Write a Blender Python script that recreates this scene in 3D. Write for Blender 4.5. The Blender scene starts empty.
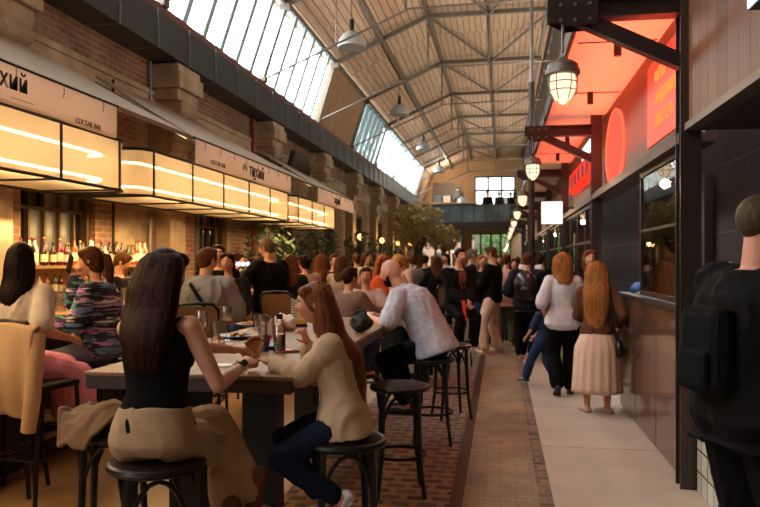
import bpy, math, random
from mathutils import Vector as V, Matrix, noise, Quaternion
random.seed(7)
C = bpy.context.scene.collection
PI = math.pi
TH = math.radians(9.3); cT, sT = math.cos(TH), math.sin(TH)
def gp(u, d):
    "ground point seen in column u of the photo at depth d"
    a = (u-380)/739
    return d*(a*cT-sT), d*(cT+a*sT)
def hz(v, d): return 1.6+(260-v)*d/739
def rnd(a, b): return random.uniform(a, b)
ORD = ['first','second','third','fourth','fifth','sixth','seventh','eighth','ninth','tenth','eleventh','twelfth','thirteenth','fourteenth',
 'fifteenth','sixteenth','seventeenth','eighteenth','nineteenth','twentieth','twenty-first','twenty-second','twenty-third','twenty-fourth','twenty-fifth',
 'twenty-sixth','twenty-seventh','twenty-eighth','twenty-ninth','thirtieth','thirty-first','thirty-second','thirty-third','thirty-fourth','thirty-fifth','thirty-sixth']
# ---------------------------------------------------------------- mesh builder
class MB:
    def __init__(s): s.v=[]; s.f=[]; s.m=[]; s.mi=0
    def add(s, vs, fs):
        b=len(s.v); s.v.extend(V(p) for p in vs)
        for f in fs: s.f.append([i+b for i in f]); s.m.append(s.mi)
        return s
    def box(s, x0,x1,y0,y1,z0,z1):
        return s.add([(x0,y0,z0),(x1,y0,z0),(x1,y1,z0),(x0,y1,z0),(x0,y0,z1),(x1,y0,z1),(x1,y1,z1),(x0,y1,z1)],
          [(0,3,2,1),(4,5,6,7),(0,1,5,4),(1,2,6,5),(2,3,7,6),(3,0,4,7)])
    def cbox(s, c, sx,sy,sz, M=None):
        b=MB().box(-sx/2,sx/2,-sy/2,sy/2,-sz/2,sz/2)
        c=V(c); return s.add([(M@p if M else p)+c for p in b.v], b.f)
    def bar(s, a, b, w, h, up=(0,0,1)):
        a,b=V(a),V(b); d=(b-a); L=d.length; d.normalize(); up=V(up)
        if abs(d.dot(up))>.98: up=V((0,1,0)) if abs(d.y)<.9 else V((1,0,0))
        r=d.cross(up).normalized(); u=r.cross(d)
        vs=[]
        for p in (a,b):
            for i,j in ((-1,-1),(1,-1),(1,1),(-1,1)): vs.append(p+r*i*w/2+u*j*h/2)
        return s.add(vs,[(0,1,2,3),(7,6,5,4),(0,4,5,1),(1,5,6,2),(2,6,7,3),(3,7,4,0)])
    def rings(s, rs, cap=True, closed=False):
        n=len(rs[0]); vs=[p for r in rs for p in r]; fs=[]
        m=len(rs)
        for i in range(m if closed else m-1):
            for j in range(n):
                a=i*n+j; b=i*n+(j+1)%n; i2=(i+1)%m
                fs.append((a,b,i2*n+(j+1)%n,i2*n+j))
        if cap and not closed:
            fs.append(tuple(range(n))[::-1]); fs.append(tuple(range((m-1)*n,m*n)))
        return s.add(vs,fs)
    def tube(s, pts, rad, n=8, closed=False, cap=True, flat=1.0):
        pts=[V(p) for p in pts]; m=len(pts)
        if not hasattr(rad,'__len__'): rad=[rad]*m
        rs=[]; prev=None
        for i in range(m):
            if closed: d=pts[(i+1)%m]-pts[i-1]
            else: d=pts[min(i+1,m-1)]-pts[max(i-1,0)]
            if d.length<1e-9: d=V((0,0,1))
            d.normalize()
            if prev is None:
                up=V((0,0,1)) if abs(d.z)<.9 else V((0,1,0))
                r=d.cross(up).normalized()
            else:
                r=prev-d*prev.dot(d); r.normalize()
            prev=r; u=r.cross(d)
            rs.append([pts[i]+(r*math.cos(-2*PI*j/n)+u*math.sin(-2*PI*j/n)*flat)*rad[i] for j in range(n)])
        return s.rings(rs,cap,closed)
    def cyl(s, c, r, h, n=16, r2=None):
        c=V(c); return s.tube([c,c+V((0,0,h))],[r,r if r2 is None else r2],n)
    def lathe(s, c, prof, n=20, M=None):
        c=V(c); rs=[]
        for r,z in prof:
            r=max(r,1e-4); ring=[V((r*math.cos(2*PI*j/n),r*math.sin(2*PI*j/n),z)) for j in range(n)]
            rs.append([(M@p if M else p)+c for p in ring])
        return s.rings(rs)
    def ell(s, c, rx,ry,rz, M=None, n=14, m=9):
        c=V(c); vs=[]; rs=[]
        for i in range(m+1):
            t=PI*(i/m)-PI/2; t=max(min(t,PI/2-.02),-PI/2+.02)
            ring=[V((rx*math.cos(t)*math.cos(2*PI*j/n),ry*math.cos(t)*math.sin(2*PI*j/n),rz*math.sin(t))) for j in range(n)]
            rs.append([(M@p if M else p)+c for p in ring])
        return s.rings(rs)
    def caps(s, a, b, r0, r1, n=12):
        "tapered capsule"
        a,b=V(a),V(b); d=b-a; L=d.length
        if L<1e-6: return s.ell(a,r0,r0,r0)
        d.normalize(); pts=[];rad=[]
        for t in (-1,-.8,-.45): pts.append(a+d*r0*t); rad.append(r0*math.sqrt(max(1-t*t,.01)))
        pts.append(a); rad.append(r0)
        pts.append(b); rad.append(r1)
        for t in (.45,.8,1): pts.append(b+d*r1*t); rad.append(r1*math.sqrt(max(1-t*t,.01)))
        return s.tube(pts,rad,n)
    def prism(s, poly, axis, a0, a1):
        "polygon given in the two other axes, extruded along axis"
        def p3(p,t):
            return {'x':(t,p[0],p[1]),'y':(p[0],t,p[1]),'z':(p[0],p[1],t)}[axis]
        n=len(poly); vs=[p3(p,a0) for p in poly]+[p3(p,a1) for p in poly]
        fs=[tuple(range(n)),tuple(range(2*n-1,n-1,-1))]+[(i,i+n,(i+1)%n+n,(i+1)%n) for i in range(n)]
        return s.add(vs,fs)
    def quad(s,a,b,c,d): return s.add([a,b,c,d],[(0,1,2,3)])
    def mesh(s, name, mats, smooth=False):
        me=bpy.data.meshes.new(name); me.from_pydata([tuple(p) for p in s.v],[],s.f)
        mats=mats if isinstance(mats,(list,tuple)) else [mats]
        for m in mats: me.materials.append(m)
        if len(mats)>1: me.polygons.foreach_set('material_index',s.m)
        me.validate(); 
        import bmesh
        bm=bmesh.new(); bm.from_mesh(me); bmesh.ops.recalc_face_normals(bm,faces=bm.faces); bm.to_mesh(me); bm.free()
        if smooth:
            me.polygons.foreach_set('use_smooth',[True]*len(me.polygons))
            if smooth!='full':
                try: me.set_sharp_from_angle(angle=math.radians(40))
                except Exception: pass
        me.update(); return me
    def build(s, name, mats, parent=None, smooth=False, bevel=0, label=None, kind=None):
        if parent is not None:
            inv=parent.matrix_basis.inverted(); 
            if parent.parent: inv=inv@parent.parent.matrix_basis.inverted()
            s.v=[inv@p for p in s.v]; loc=None
        else:
            xs=[p.x for p in s.v]; ys=[p.y for p in s.v]; zs=[p.z for p in s.v]
            loc=V(((min(xs)+max(xs))/2,(min(ys)+max(ys))/2,min(zs))); s.v=[p-loc for p in s.v]
        o=bpy.data.objects.new(name,s.mesh(name,mats,smooth)); C.objects.link(o)
        if parent is not None: o.parent=parent
        else: o.location=loc
        if bevel:
            b=o.modifiers.new('b','BEVEL'); b.width=bevel; b.segments=2; b.limit_method='ANGLE'
        if label: o['label']=label
        if kind: o['kind']=kind
        return o
def tag(o,label,cat,group=None):
    o['label']=label; o['category']=cat
    if group: o['group']=group
    return o
def thing(name,label,cat,loc=(0,0,0),rz=0,group=None):
    o=bpy.data.objects.new(name,None); C.objects.link(o); o.empty_display_size=.1
    o.matrix_basis=Matrix.Translation(V(loc))@Matrix.Rotation(rz,4,'Z')
    return tag(o,label,cat,group)
def sub(o,name,mb,mats,**k): return mb.build(name,mats,o,**k)
def struct(o): o['kind']='structure'; return o
def dup(o,loc,rz=0,label=None,group=None,scale=None):
    r=o.copy(); C.objects.link(r); r.location=loc; r.rotation_euler=(0,0,rz)
    if scale: r.scale=(scale,)*3
    if label: r['label']=label
    if group: r['group']=group
    for ch in list(o.children):
        c=ch.copy(); C.objects.link(c); c.parent=r
        for g in list(ch.children):
            d=g.copy(); C.objects.link(d); d.parent=c
    return r
def text_mesh(txt,size,M,name,mat,parent=None,depth=.004,bold=0,bev=0):
    cu=bpy.data.curves.new('t','FONT'); cu.body=txt; cu.size=size; cu.extrude=depth; cu.offset=bold
    cu.align_x='CENTER'; cu.align_y='CENTER'
    t=bpy.data.objects.new('t',cu); C.objects.link(t)
    dg=bpy.context.evaluated_depsgraph_get(); me=bpy.data.meshes.new_from_object(t.evaluated_get(dg))
    C.objects.unlink(t); bpy.data.objects.remove(t)
    if parent is not None: me.transform(parent.matrix_basis.inverted()@M)
    else: me.transform(M)
    me.materials.clear(); me.materials.append(mat); me.name=name
    o=bpy.data.objects.new(name,me); C.objects.link(o)
    if parent is not None: o.parent=parent
    return o
def plane_M(o,right,up):
    r=V(right);u=V(up);n=r.cross(u)
    m=Matrix((( r.x,u.x,n.x,o[0]),(r.y,u.y,n.y,o[1]),(r.z,u.z,n.z,o[2]),(0,0,0,1))); return m
# ---------------------------------------------------------------- materials
def lin(c):
    if isinstance(c,str):
        c=tuple(int(c[i:i+2],16)/255 for i in (0,2,4))
        c=tuple(x/12.92 if x<.04045 else ((x+.055)/1.055)**2.4 for x in c)
    return tuple(c)
def mix(c,k): return tuple(min(1,x*k) for x in c)
class NT:
    def __init__(s,name):
        s.mat=bpy.data.materials.new(name); s.mat.use_nodes=True; s.t=s.mat.node_tree; s.n=s.t.nodes
        s.n.clear(); s.out=s.n.new('ShaderNodeOutputMaterial'); s.bs=s.n.new('ShaderNodeBsdfPrincipled')
        s.l(s.bs,0,s.out,0)
    def l(s,a,i,b,j): s.t.links.new(a.outputs[i],b.inputs[j])
    def new(s,t,**k):
        n=s.n.new(t)
        for a,b in k.items(): setattr(n,a,b)
        return n
    def coord(s,scale=(1,1,1),kind='Object'):
        tc=s.new('ShaderNodeTexCoord'); mp=s.new('ShaderNodeMapping'); mp.inputs['Scale'].default_value=scale
        s.l(tc,kind,mp,0); return mp
    def noise(s,scale,detail=4,src=None,rough=.55,st=(1,1,1)):
        n=s.new('ShaderNodeTexNoise'); n.inputs['Scale'].default_value=scale; n.inputs['Detail'].default_value=detail; n.inputs['Roughness'].default_value=rough
        s.l(src or s.coord(st),0,n,0); return n
    def ramp(s,src,out,stops):
        r=s.new('ShaderNodeValToRGB'); e=r.color_ramp.elements
        while len(e)<len(stops): e.new(.5)
        for q,(p,c) in zip(e,stops): q.position=p; q.color=(*c,1) if len(c)==3 else c
        s.l(src,out,r,0); return r
    def bump(s,src,out,strength=.3,dist=.02):
        b=s.new('ShaderNodeBump'); b.inputs['Strength'].default_value=strength; b.inputs['Distance'].default_value=dist
        s.l(src,out,b,'Height'); s.l(b,0,s.bs,'Normal'); return b
    def mixc(s,fac,a,b,fo=0,ao=0,bo=0):
        m=s.new('ShaderNodeMix',data_type='RGBA')
        if isinstance(fac,float): m.inputs[0].default_value=fac
        else: s.l(fac,fo,m,0)
        for q,i,o in ((a,6,ao),(b,7,bo)):
            if isinstance(q,tuple): m.inputs[i].default_value=(*q,1)
            else: s.l(q,o,m,i)
        return m
    def set(s,**k):
        for a,b in k.items():
            s.bs.inputs[a.replace('_',' ')].default_value=b
        return s
def M(name,col,rough=.6,metal=0,var=0,scale=8,bump=0,bscale=None,st=(1,1,1),emit=0,spec=None,trans=0,sheen=0,alpha=1):
    t=NT(name); c=lin(col); b=t.bs.inputs
    b['Base Color'].default_value=(*c,1); b['Roughness'].default_value=rough; b['Metallic'].default_value=metal
    if spec is not None: b['Specular IOR Level'].default_value=spec
    if trans: b['Transmission Weight'].default_value=trans
    if sheen: b['Sheen Weight'].default_value=sheen
    if alpha<1: b['Alpha'].default_value=alpha
    if var or bump:
        n=t.noise(scale,st=st)
        if var:
            r=t.ramp(n,0,[(.3,mix(c,1-var)),(.7,mix(c,1+var))]); t.l(r,0,t.bs,'Base Color')
        if bump:
            n2=t.noise(bscale,st=st) if bscale else n
            t.bump(n2,0,bump,.01)
    if emit:
        b['Emission Color'].default_value=(*c,1); b['Emission Strength'].default_value=emit
    return t.mat
def glassM(name,col=(1,1,1),rough=.02,tr=.85):
    t=NT(name); g=t.new('ShaderNodeBsdfGlossy'); g.inputs['Roughness'].default_value=rough
    tp=t.new('ShaderNodeBsdfTransparent'); tp.inputs[0].default_value=(*col,1)
    lw=t.new('ShaderNodeFresnel'); lw.inputs[0].default_value=1.5
    mx=t.new('ShaderNodeMixShader'); ad=t.new('ShaderNodeMath',operation='MULTIPLY_ADD')
    ad.inputs[1].default_value=1; ad.inputs[2].default_value=1-tr-.1
    ad.use_clamp=True
    t.l(lw,0,ad,0); t.l(ad,0,mx,0); t.l(tp,0,mx,1); t.l(g,0,mx,2); t.l(mx,0,t.out,0)
    return t.mat
def emitM(name,col,s):
    t=NT(name); e=t.new('ShaderNodeEmission'); e.inputs[0].default_value=(*lin(col),1); e.inputs[1].default_value=s
    t.l(e,0,t.out,0); return t.mat
def swiz(t,kind='Object',a='Y',b='Z'):
    tc=t.new('ShaderNodeTexCoord'); sx=t.new('ShaderNodeSeparateXYZ'); cx=t.new('ShaderNodeCombineXYZ')
    t.l(tc,kind,sx,0); t.l(sx,a,cx,0); t.l(sx,b,cx,1); return cx
def brickM(name,c1,c2,mortar,bw,bh,ms=.02,a='Y',b='Z',rough=.85,bump=.6,dirt=.8,wear=None,off=.5):
    t=NT(name); cx=swiz(t,'Object',a,b); br=t.new('ShaderNodeTexBrick'); br.offset=off
    br.inputs['Scale'].default_value=1; br.inputs['Brick Width'].default_value=bw; br.inputs['Row Height'].default_value=bh
    br.inputs['Mortar Size'].default_value=ms; br.inputs['Mortar Smooth'].default_value=.3; br.inputs['Bias'].default_value=0
    br.inputs['Color1'].default_value=(*lin(c1),1); br.inputs['Color2'].default_value=(*lin(c2),1); br.inputs['Mortar'].default_value=(*lin(mortar),1)
    # slightly wobbly courses
    nz=t.noise(3,2); sc=t.new('ShaderNodeVectorMath',operation='SCALE'); sc.inputs[3].default_value=ms*1.2; t.l(nz,1,sc,0)
    ad=t.new('ShaderNodeVectorMath',operation='ADD'); t.l(cx,0,ad,0); t.l(sc,0,ad,1); t.l(ad,0,br,0)
    col=br
    n=t.noise(2.2,6); r=t.ramp(n,0,[(.3,(.5,.5,.5)),(.7,(1.15,1.15,1.15))])
    mm=t.new('ShaderNodeMix',data_type='RGBA',blend_type='MULTIPLY'); mm.inputs[0].default_value=dirt
    t.l(br,0,mm,6); t.l(r,0,mm,7); src,so=mm,2
    if wear:
        n3=t.noise(wear[1],5); rr=t.ramp(n3,0,[(wear[2],(0,0,0)),(wear[2]+.06,(1,1,1))])
        n4=t.noise(5,6); pc=t.ramp(n4,0,[(.3,mix(lin(wear[0]),.65)),(.7,mix(lin(wear[0]),1.15))])
        m2=t.mixc(rr,src,pc,0,so,0); src,so=m2,2
        bi=t.new('ShaderNodeMath',operation='MULTIPLY'); iv=t.new('ShaderNodeMath',operation='SUBTRACT'); iv.inputs[0].default_value=1; t.l(rr,0,iv,1)
        inv=t.new('ShaderNodeMath',operation='SUBTRACT'); inv.inputs[0].default_value=1; t.l(br,1,inv,1)
        t.l(iv,0,bi,0); t.l(inv,0,bi,1); t.bump(bi,0,bump,.02)
    else:
        inv=t.new('ShaderNodeMath',operation='SUBTRACT'); inv.inputs[0].default_value=1; t.l(br,1,inv,1); t.bump(inv,0,bump,.02)
    t.l(src,so,t.bs,'Base Color'); t.bs.inputs['Roughness'].default_value=rough
    return t.mat
def plankM(name,c,w,a='Y',b='Z',gap=.006,rough=.5,var=.5,gl=.3):
    t=NT(name); cx=swiz(t,'Object',a,b); br=t.new('ShaderNodeTexBrick'); br.offset=.37
    c=lin(c)
    for k,q in (('Scale',1),('Brick Width',w),('Row Height',30.),('Mortar Size',gap),('Mortar Smooth',.2),('Bias',0)): br.inputs[k].default_value=q
    br.inputs['Color1'].default_value=(*mix(c,1-var),1); br.inputs['Color2'].default_value=(*mix(c,1+var*.6),1); br.inputs['Mortar'].default_value=(*mix(c,.25),1)
    t.l(cx,0,br,0)
    mp=t.new('ShaderNodeMapping'); mp.inputs['Scale'].default_value=(30,1.5,1); t.l(cx,0,mp,0)
    n=t.noise(1,5,src=mp); r=t.ramp(n,0,[(.3,(.65,.65,.65)),(.7,(1.2,1.2,1.2))])
    mm=t.new('ShaderNodeMix',data_type='RGBA',blend_type='MULTIPLY'); mm.inputs[0].default_value=.8
    t.l(br,0,mm,6); t.l(r,0,mm,7); t.l(mm,2,t.bs,'Base Color'); t.bs.inputs['Roughness'].default_value=rough
    inv=t.new('ShaderNodeMath',operation='SUBTRACT'); inv.inputs[0].default_value=1; t.l(br,1,inv,1); t.bump(inv,0,.5,.01)
    return t.mat
# ================================================================= MATERIALS
m_brick=brickM('brick wall','85583f','9b7052','a08c76',.25,.075,.012,wear=('a08d74',.6,.49),bump=.7)
m_brick2=brickM('bare brick','733a28','8f4d38','8f7259',.25,.075,.012,wear=('8c6f52',.8,.62),bump=.7)
def stone():
    t=NT('weathered stone'); n=t.noise(2.5,7); r=t.ramp(n,0,[(.25,lin('85725c')),(.5,lin('b09c82')),(.75,lin('c6b49a'))])
    t.l(r,0,t.bs,'Base Color'); n2=t.noise(14,6); t.bump(n2,0,.6,.02); t.bs.inputs['Roughness'].default_value=.9; return t.mat
m_stone=stone()
m_duct=M('painted duct sheet','3a4242',.45,.4,.08,3)
m_ductl=M('galvanised strap','8d9391',.4,.8)
m_rail=M('oxide red rail','6e3f36',.6,0,.15,4)
m_alu=M('aluminium bar','94aaac',.4,.5)
m_steel=M('painted roof steel','6d655b',.5,.3,.12,5)
m_rod=M('steel rod','77706a',.4,.6)
m_deck=plankM('roof boards','c6a688',.16,'X','Y',.012,.7,.10)
m_board=plankM('gable boards','a5805a',.2,'Y','Z',.01,.7,.08)
m_glass=glassM('clear glazing',(1,1,1),.02,.88)
m_glass2=glassM('tinted end glazing',(.52,.54,.53),.02,.88)
m_dimmed=glassM('dimmed clerestory glass',(.24,.245,.24),.1,.88)  # tint sets how much daylight passes to the left wall
def concrete(name,a,b,sc=1.2,rough=.55):
    t=NT(name); n=t.noise(sc,10,rough=.72); r=t.ramp(n,0,[(.3,lin(a)),(.7,lin(b))]); t.l(r,0,t.bs,'Base Color')
    n2=t.noise(25,5); t.bump(n2,0,.12,.01); rr=t.ramp(n,0,[(.3,(rough-.1,)*3),(.7,(rough+.15,)*3)]); t.l(rr,0,t.bs,'Roughness'); return t.mat
m_walk=brickM('concrete slabs','b3a190','baa998','7a6a5c',30,1.75,.008,'X','Y',rough=.6,bump=.2,dirt=.3)
m_floor=concrete('terrace screed','9a7a58','b5936c')
m_curb=concrete('curb stone','8d7b69','a99682',4)
m_cobble=brickM('cobble setts','443631','6e5b50','8d7666',.175,.13,.034,'X','Y',rough=.7,bump=1.0)
m_paver=brickM('worn clinker paving','8a745e','98816a','7a6450',.22,.075,.006,'X','Y',rough=.65,bump=.4)
m_edge=brickM('edge setts','4a3a30','80685a','8a7260',.14,.1,.016,'X','Y',rough=.7,bump=.8)
m_slot=M('rusty drain channel','3c241a',.6,.4,.3,9)
m_dark=M('dark brown wall lining','2a1c17',.5,0,.2,3)
m_dtile=brickM('large dark tiles','2c1f1a','33241e','54423a',.78,.62,.008,'Y','Z',rough=.85,bump=.3,off=0)
m_wtile=brickM('white square tiles','d2cbbd','c8c0b0','6b5f52',.15,.15,.007,'Y','Z',rough=.2,bump=.5,off=0)
m_wood=plankM('fascia cladding','6b452e',.2,'Y','Z',.008,.55,.35)
m_slat=plankM('shop fascia slats','744936',.11,'Y','Z',.012,.5,.15)
m_soffit=M('white soffit board','d8d2ca',.7)
m_iron=M('dark brown ironwork','2a1c1a',.45,.3,.15,6)
m_colm=M('dark steel column','4a3f3b',.35,.6,.1,5)
m_gloss=M('brown glossy counter panel','5a4034',.12,.15,.12,2,spec=.7)
m_black=M('black steel',(.012,.011,.01),.5,.1,spec=.25)
m_plaster=concrete('end wall plaster','a5825e','bd9a74',.6,.8)
m_frame=M('bronze window frame','5b4630',.5,.3)
m_pane1=M('frosted pane','6a6c66',.3,0,.1,3)
m_pane2=M('dark pane','16140f',.05,0)
m_win=M('dark window bars','2d2a27',.5,.4)
# ================================================================= SETTING
YN,YF=-5.0,46.0
def flat(name,x0,x1,y0,y1,mat,z=0,t=.12):
    return struct(MB().box(x0,x1,y0,y1,z-t,z).build(name,mat))
flat('floor_terrace',-5.3,-1.75,YN,YF,m_floor)
flat('floor_curb',-1.75,-1.45,YN,YF,m_curb,.004)
flat('floor_cobbles',-1.45,-.34,YN,YF,m_cobble)
flat('floor_channel',-.34,-.25,YN,YF,m_slot,-.006)
flat('floor_paving',-.25,.25,YN,YF,m_paver)
flat('floor_edging',.25,.345,YN,YF,m_edge)
flat('floor_walkway',.345,3.3,YN,YF,m_walk)
# left wall with a window opening in every bay
BAY=4.45; PY=[5.5+BAY*k for k in range(-2,10)]
XW=-4.95
wl=MB(); y=YN
for p in PY:
    c=p+BAY/2
    if c>YF-1: break
    y0,y1=c-.72,c+.72
    wl.box(XW-.3,XW,y,y0,0,5.1); wl.box(XW-.3,XW,y0,y1,0,1.2); wl.box(XW-.3,XW,y0,y1,3.15,5.1); y=y1
wl.box(XW-.3,XW,y,YF,0,5.1)
struct(wl.build('wall_left',m_brick))
cnt=0
for k,p in enumerate(PY):
    c=p+BAY/2
    if c>YF-1 or c<2: continue
    cnt+=1; y0,y1,z0,z1=c-.72,c+.72,1.2,3.15
    w=MB()
    for (a,b) in ((y0,y0+.09),(y1-.09,y1)): w.box(XW-.25,XW-.06,a,b,z0,z1)
    w.box(XW-.25,XW-.06,y0,y1,z0,z0+.07); w.box(XW-.25,XW-.06,y0,y1,z1-.07,z1)
    o=struct(w.build('window_%d'%cnt,m_frame))
    g=MB()
    for i in range(1,5): g.box(XW-.2,XW-.1,y0+1.44*i/5-.018,y0+1.44*i/5+.018,z0,z1)
    for j in range(1,4): g.box(XW-.2,XW-.1,y0,y1,z0+1.95*j/4-.018,z0+1.95*j/4+.018)
    g.build('glazing_bar',m_frame,o)
    a,b=MB(),MB()
    for i in range(5):
        for j in range(4):
            (a if (i*3+j*2+k)%5 in (0,2,3) else b).box(XW-.17,XW-.15,y0+1.44*i/5,y0+1.44*(i+1)/5,z0+1.95*j/4,z0+1.95*(j+1)/4)
    a.build('pane',m_pane1,o); b.build('pane',m_pane2,o)
    s=MB().box(XW-.1,XW+.06,y0-.05,y1+.05,z0-.06,z0); s.build('window_sill',m_stone,o)
    # stone string course above each window stays with the wall
tc=MB(); tc.box(XW-.02,XW+.05,YN,YF,3.95,4.03); tc.box(XW-.02,XW+.03,YN,YF,3.7,3.95)
struct(tc.build('trim_1',m_stone,bevel=.012))
# pilasters
def pil(lab):
    t=thing('stone_pilaster',lab,'pilaster',(XW,0,0),0,'stone pilasters along the left wall')
    W=MB(); W.box(XW+.001,XW+.24,-.26,.26,0.25,3.2); W.box(XW+.001,XW+.3,-.32,.32,0,.25); sub(t,'shaft',W,m_stone,bevel=.015)
    W=MB(); pr=[(0,3.12),(.24,3.12),(.27,3.2),(.27,3.3),(.3,3.42),(.26,3.5),(.27,3.6),(.33,3.72),(.42,3.8),(.44,3.9),(0,3.9)]
    W.prism([(XW+a+.001,b) for a,b in pr],'y',-.28,.28)
    W.tube([(XW+.34,-.3,3.78),(XW+.34,.3,3.78)],.1,12); W.tube([(XW+.26,-.3,3.3),(XW+.26,.3,3.3)],.065,10)
    sub(t,'corbel',W,m_stone,bevel=.01)
    W=MB(); W.box(XW+.001,XW+.4,-.36,.36,3.9,4.06); W.box(XW+.001,XW+.46,-.42,.42,4.06,4.3); W.box(XW+.001,XW+.42,-.39,.39,4.3,4.415)
    sub(t,'capital',W,m_stone,bevel=.015)
    return t
p0=None; n=0
PP=[6.3]+[p+.35 for p in PY if p>6]
for p in PP:
    if p<0 or p>40: continue
    lab='weathered stone pilaster with scrolled capital, %s from the near end of the left wall'%ORD[n]; n+=1
    if p0 is None: p0=pil(lab); p0.location=(XW,p,0)
    else: dup(p0,(XW,p,0),0,lab)
# duct
d=thing('air_duct','long dark grey rectangular air duct running above the stone capitals of the left wall','duct',(-4.72,20,4.43))
sub(d,'casing',MB().box(-4.94,-4.5,YN,40.9,4.43,4.93),m_duct)
for k in range(40):
    y=1.2+k*1.0; W=MB(); W.box(-4.5,-4.485,y-.012,y+.012,4.43,4.95); W.box(-4.94,-4.485,y-.012,y+.012,4.418,4.43); W.box(-4.5,-4.475,y-.02,y+.02,4.6,4.64)
    sub(d,'strap',W,m_ductl)
# eaves, skylight glazing
e=MB(); e.box(-5.25,-4.68,YN,YF,5.0,5.17); e.box(-4.75,-4.7,YN,YF,4.95,5.02); struct(e.build('trim_2',m_rail))
TY=[18.65+BAY*k for k in range(-5,6)]
def slope(y,t,off=0): # point on glazing line
    return V((-4.75+.51*t-off*.947,y,5.17+1.51*t+off*.32))
wn=cnt
for k in range(len(TY)+1):
    ya=TY[k-1] if k>0 else YN; yb=TY[k] if k<len(TY) else YF-.0
    if abs(ya-18.65)<.1 or ya>40:
        W=MB(); W.add([slope(ya,0),slope(yb,0),slope(yb,1),slope(ya,1),slope(ya,0,.1),slope(yb,0,.1),slope(yb,1,.1),slope(ya,1,.1)],[(0,1,2,3),(7,6,5,4),(0,4,5,1),(1,5,6,2),(2,6,7,3),(3,7,4,0)])
        struct(W.build('ceiling_gable_boards',m_board)); continue
    wn+=1
    W=MB(); W.bar(slope(ya,0,.04),slope(yb,0,.04),.08,.06); W.bar(slope(ya,1,.04),slope(yb,1,.04),.08,.06)
    o=struct(W.build('window_%d'%wn,m_alu))
    nb=max(1,round((yb-ya)/.74))
    for i in range(nb):
        y=ya+(yb-ya)*i/nb; MB().bar(slope(y,0,-.01),slope(y,1,-.01),.09,.15,(0,1,0)).build('glazing_bar',m_alu,o)
    W=MB(); W.quad(slope(ya,0,.06),slope(yb,0,.06),slope(yb,1,.06),slope(ya,1,.06)); W.build('pane',m_glass,o)
# roof
W=MB()
pr=[(-4.5,6.74),(-1.82,7.92),(1.6,7.95),(1.6,8.1),(-1.86,8.07),(-4.56,6.88)]
W.prism(pr,'y',YN,YF+.3); struct(W.build('ceiling',m_deck))
NODE=[(-4.24,6.68),(-1.82,7.77),(1.22,7.8)]
def truss(lab):
    t=thing('roof_truss',lab,'roof truss',(0,0,0),0,'steel roof trusses')
    W=MB()
    for a,b in ((0,1),(1,2)): W.bar((NODE[a][0],0,NODE[a][1]),(NODE[b][0],0,NODE[b][1]),.09,.11)
    sub(t,'rafter',W,m_steel)
    W=MB(); W.tube([(-4.72,0,5.19),(-1.75,0,6.46),(1.22,0,6.52)],.022,6); sub(t,'tie_rod',W,m_rod)
    sub(t,'strut',MB().bar((-4.7,0,5.19),(-4.24,0,6.68),.08,.1,(0,1,0)),m_steel)
    sub(t,'foot_bracket',MB().cbox((-4.68,0,5.2),.12,.18,.1),m_steel,bevel=.01); sub(t,'corner_bracket',MB().cbox((-4.22,0,6.62),.22,.16,.14),m_steel,bevel=.01)
    sub(t,'post',MB().bar((-1.82,0,6.46),(-1.82,0,7.77),.05,.05),m_steel)
    sub(t,'post',MB().bar((-.3,0,6.49),(-.3,0,7.77),.04,.04),m_steel)
    sub(t,'hanger',MB().tube([(-3.2,0,5.85),(-3.2,0,7.15)],.01,5),m_rod)
    sub(t,'brace',MB().bar((-1.8,0,7.74),(-.3,BAY,7.74),.05,.05),m_steel)
    sub(t,'brace',MB().bar((-.3,BAY,7.74),(1.2,0,7.74),.05,.05),m_steel)
    return t
tr=None
for n,y in enumerate([q for q in TY if q>3]):
    lab='grey steel roof truss with tie rod under the ceiling, %s from the near end'%ORD[n]
    if tr is None: tr=truss(lab); tr.location=(0,y,0)
    else: dup(tr,(0,y,0),0,lab)
for (x,z,nm) in ((-4.24,6.72,'above the skylight glazing'),(-3.0,7.26,'on the sloping part of the roof'),(-1.82,7.84,'at the bend of the ceiling'),(-.3,7.86,'along the middle of the flat ceiling'),(1.15,7.86,'beside the right clerestory')):
    tag(MB().box(x-.04,x+.04,YN,YF,z-.05,z+.07).build('roof_purlin',m_steel),'long grey steel purlin '+nm,'beam','roof purlins')
# upper right wall: clerestory
XR=1.3
W=MB(); W.box(XR,XR+.15,YN,YF,3.72,4.3); W.box(XR,XR+.15,YN,YF,7.55,7.95)
struct(W.build('wall_right_upper',m_dark))
wn+=1
W=MB(); W.box(XR,XR+.16,YN,YF,4.3,4.38); W.box(XR+.06,XR+.16,YN,YF,5.9,5.98); W.box(XR,XR+.16,YN,YF,7.47,7.55)
o=struct(W.build('window_%d'%wn,m_steel))
W=MB()
for k in range(46): W.box(XR,XR+.16,YN+k*1.11,YN+k*1.11+.06,4.3,7.55)
W.build('mullion',m_steel,o)
MB().box(XR+.135,XR+.145,YN,YF,4.3,7.55).build('pane',m_dimmed,o)
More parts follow.
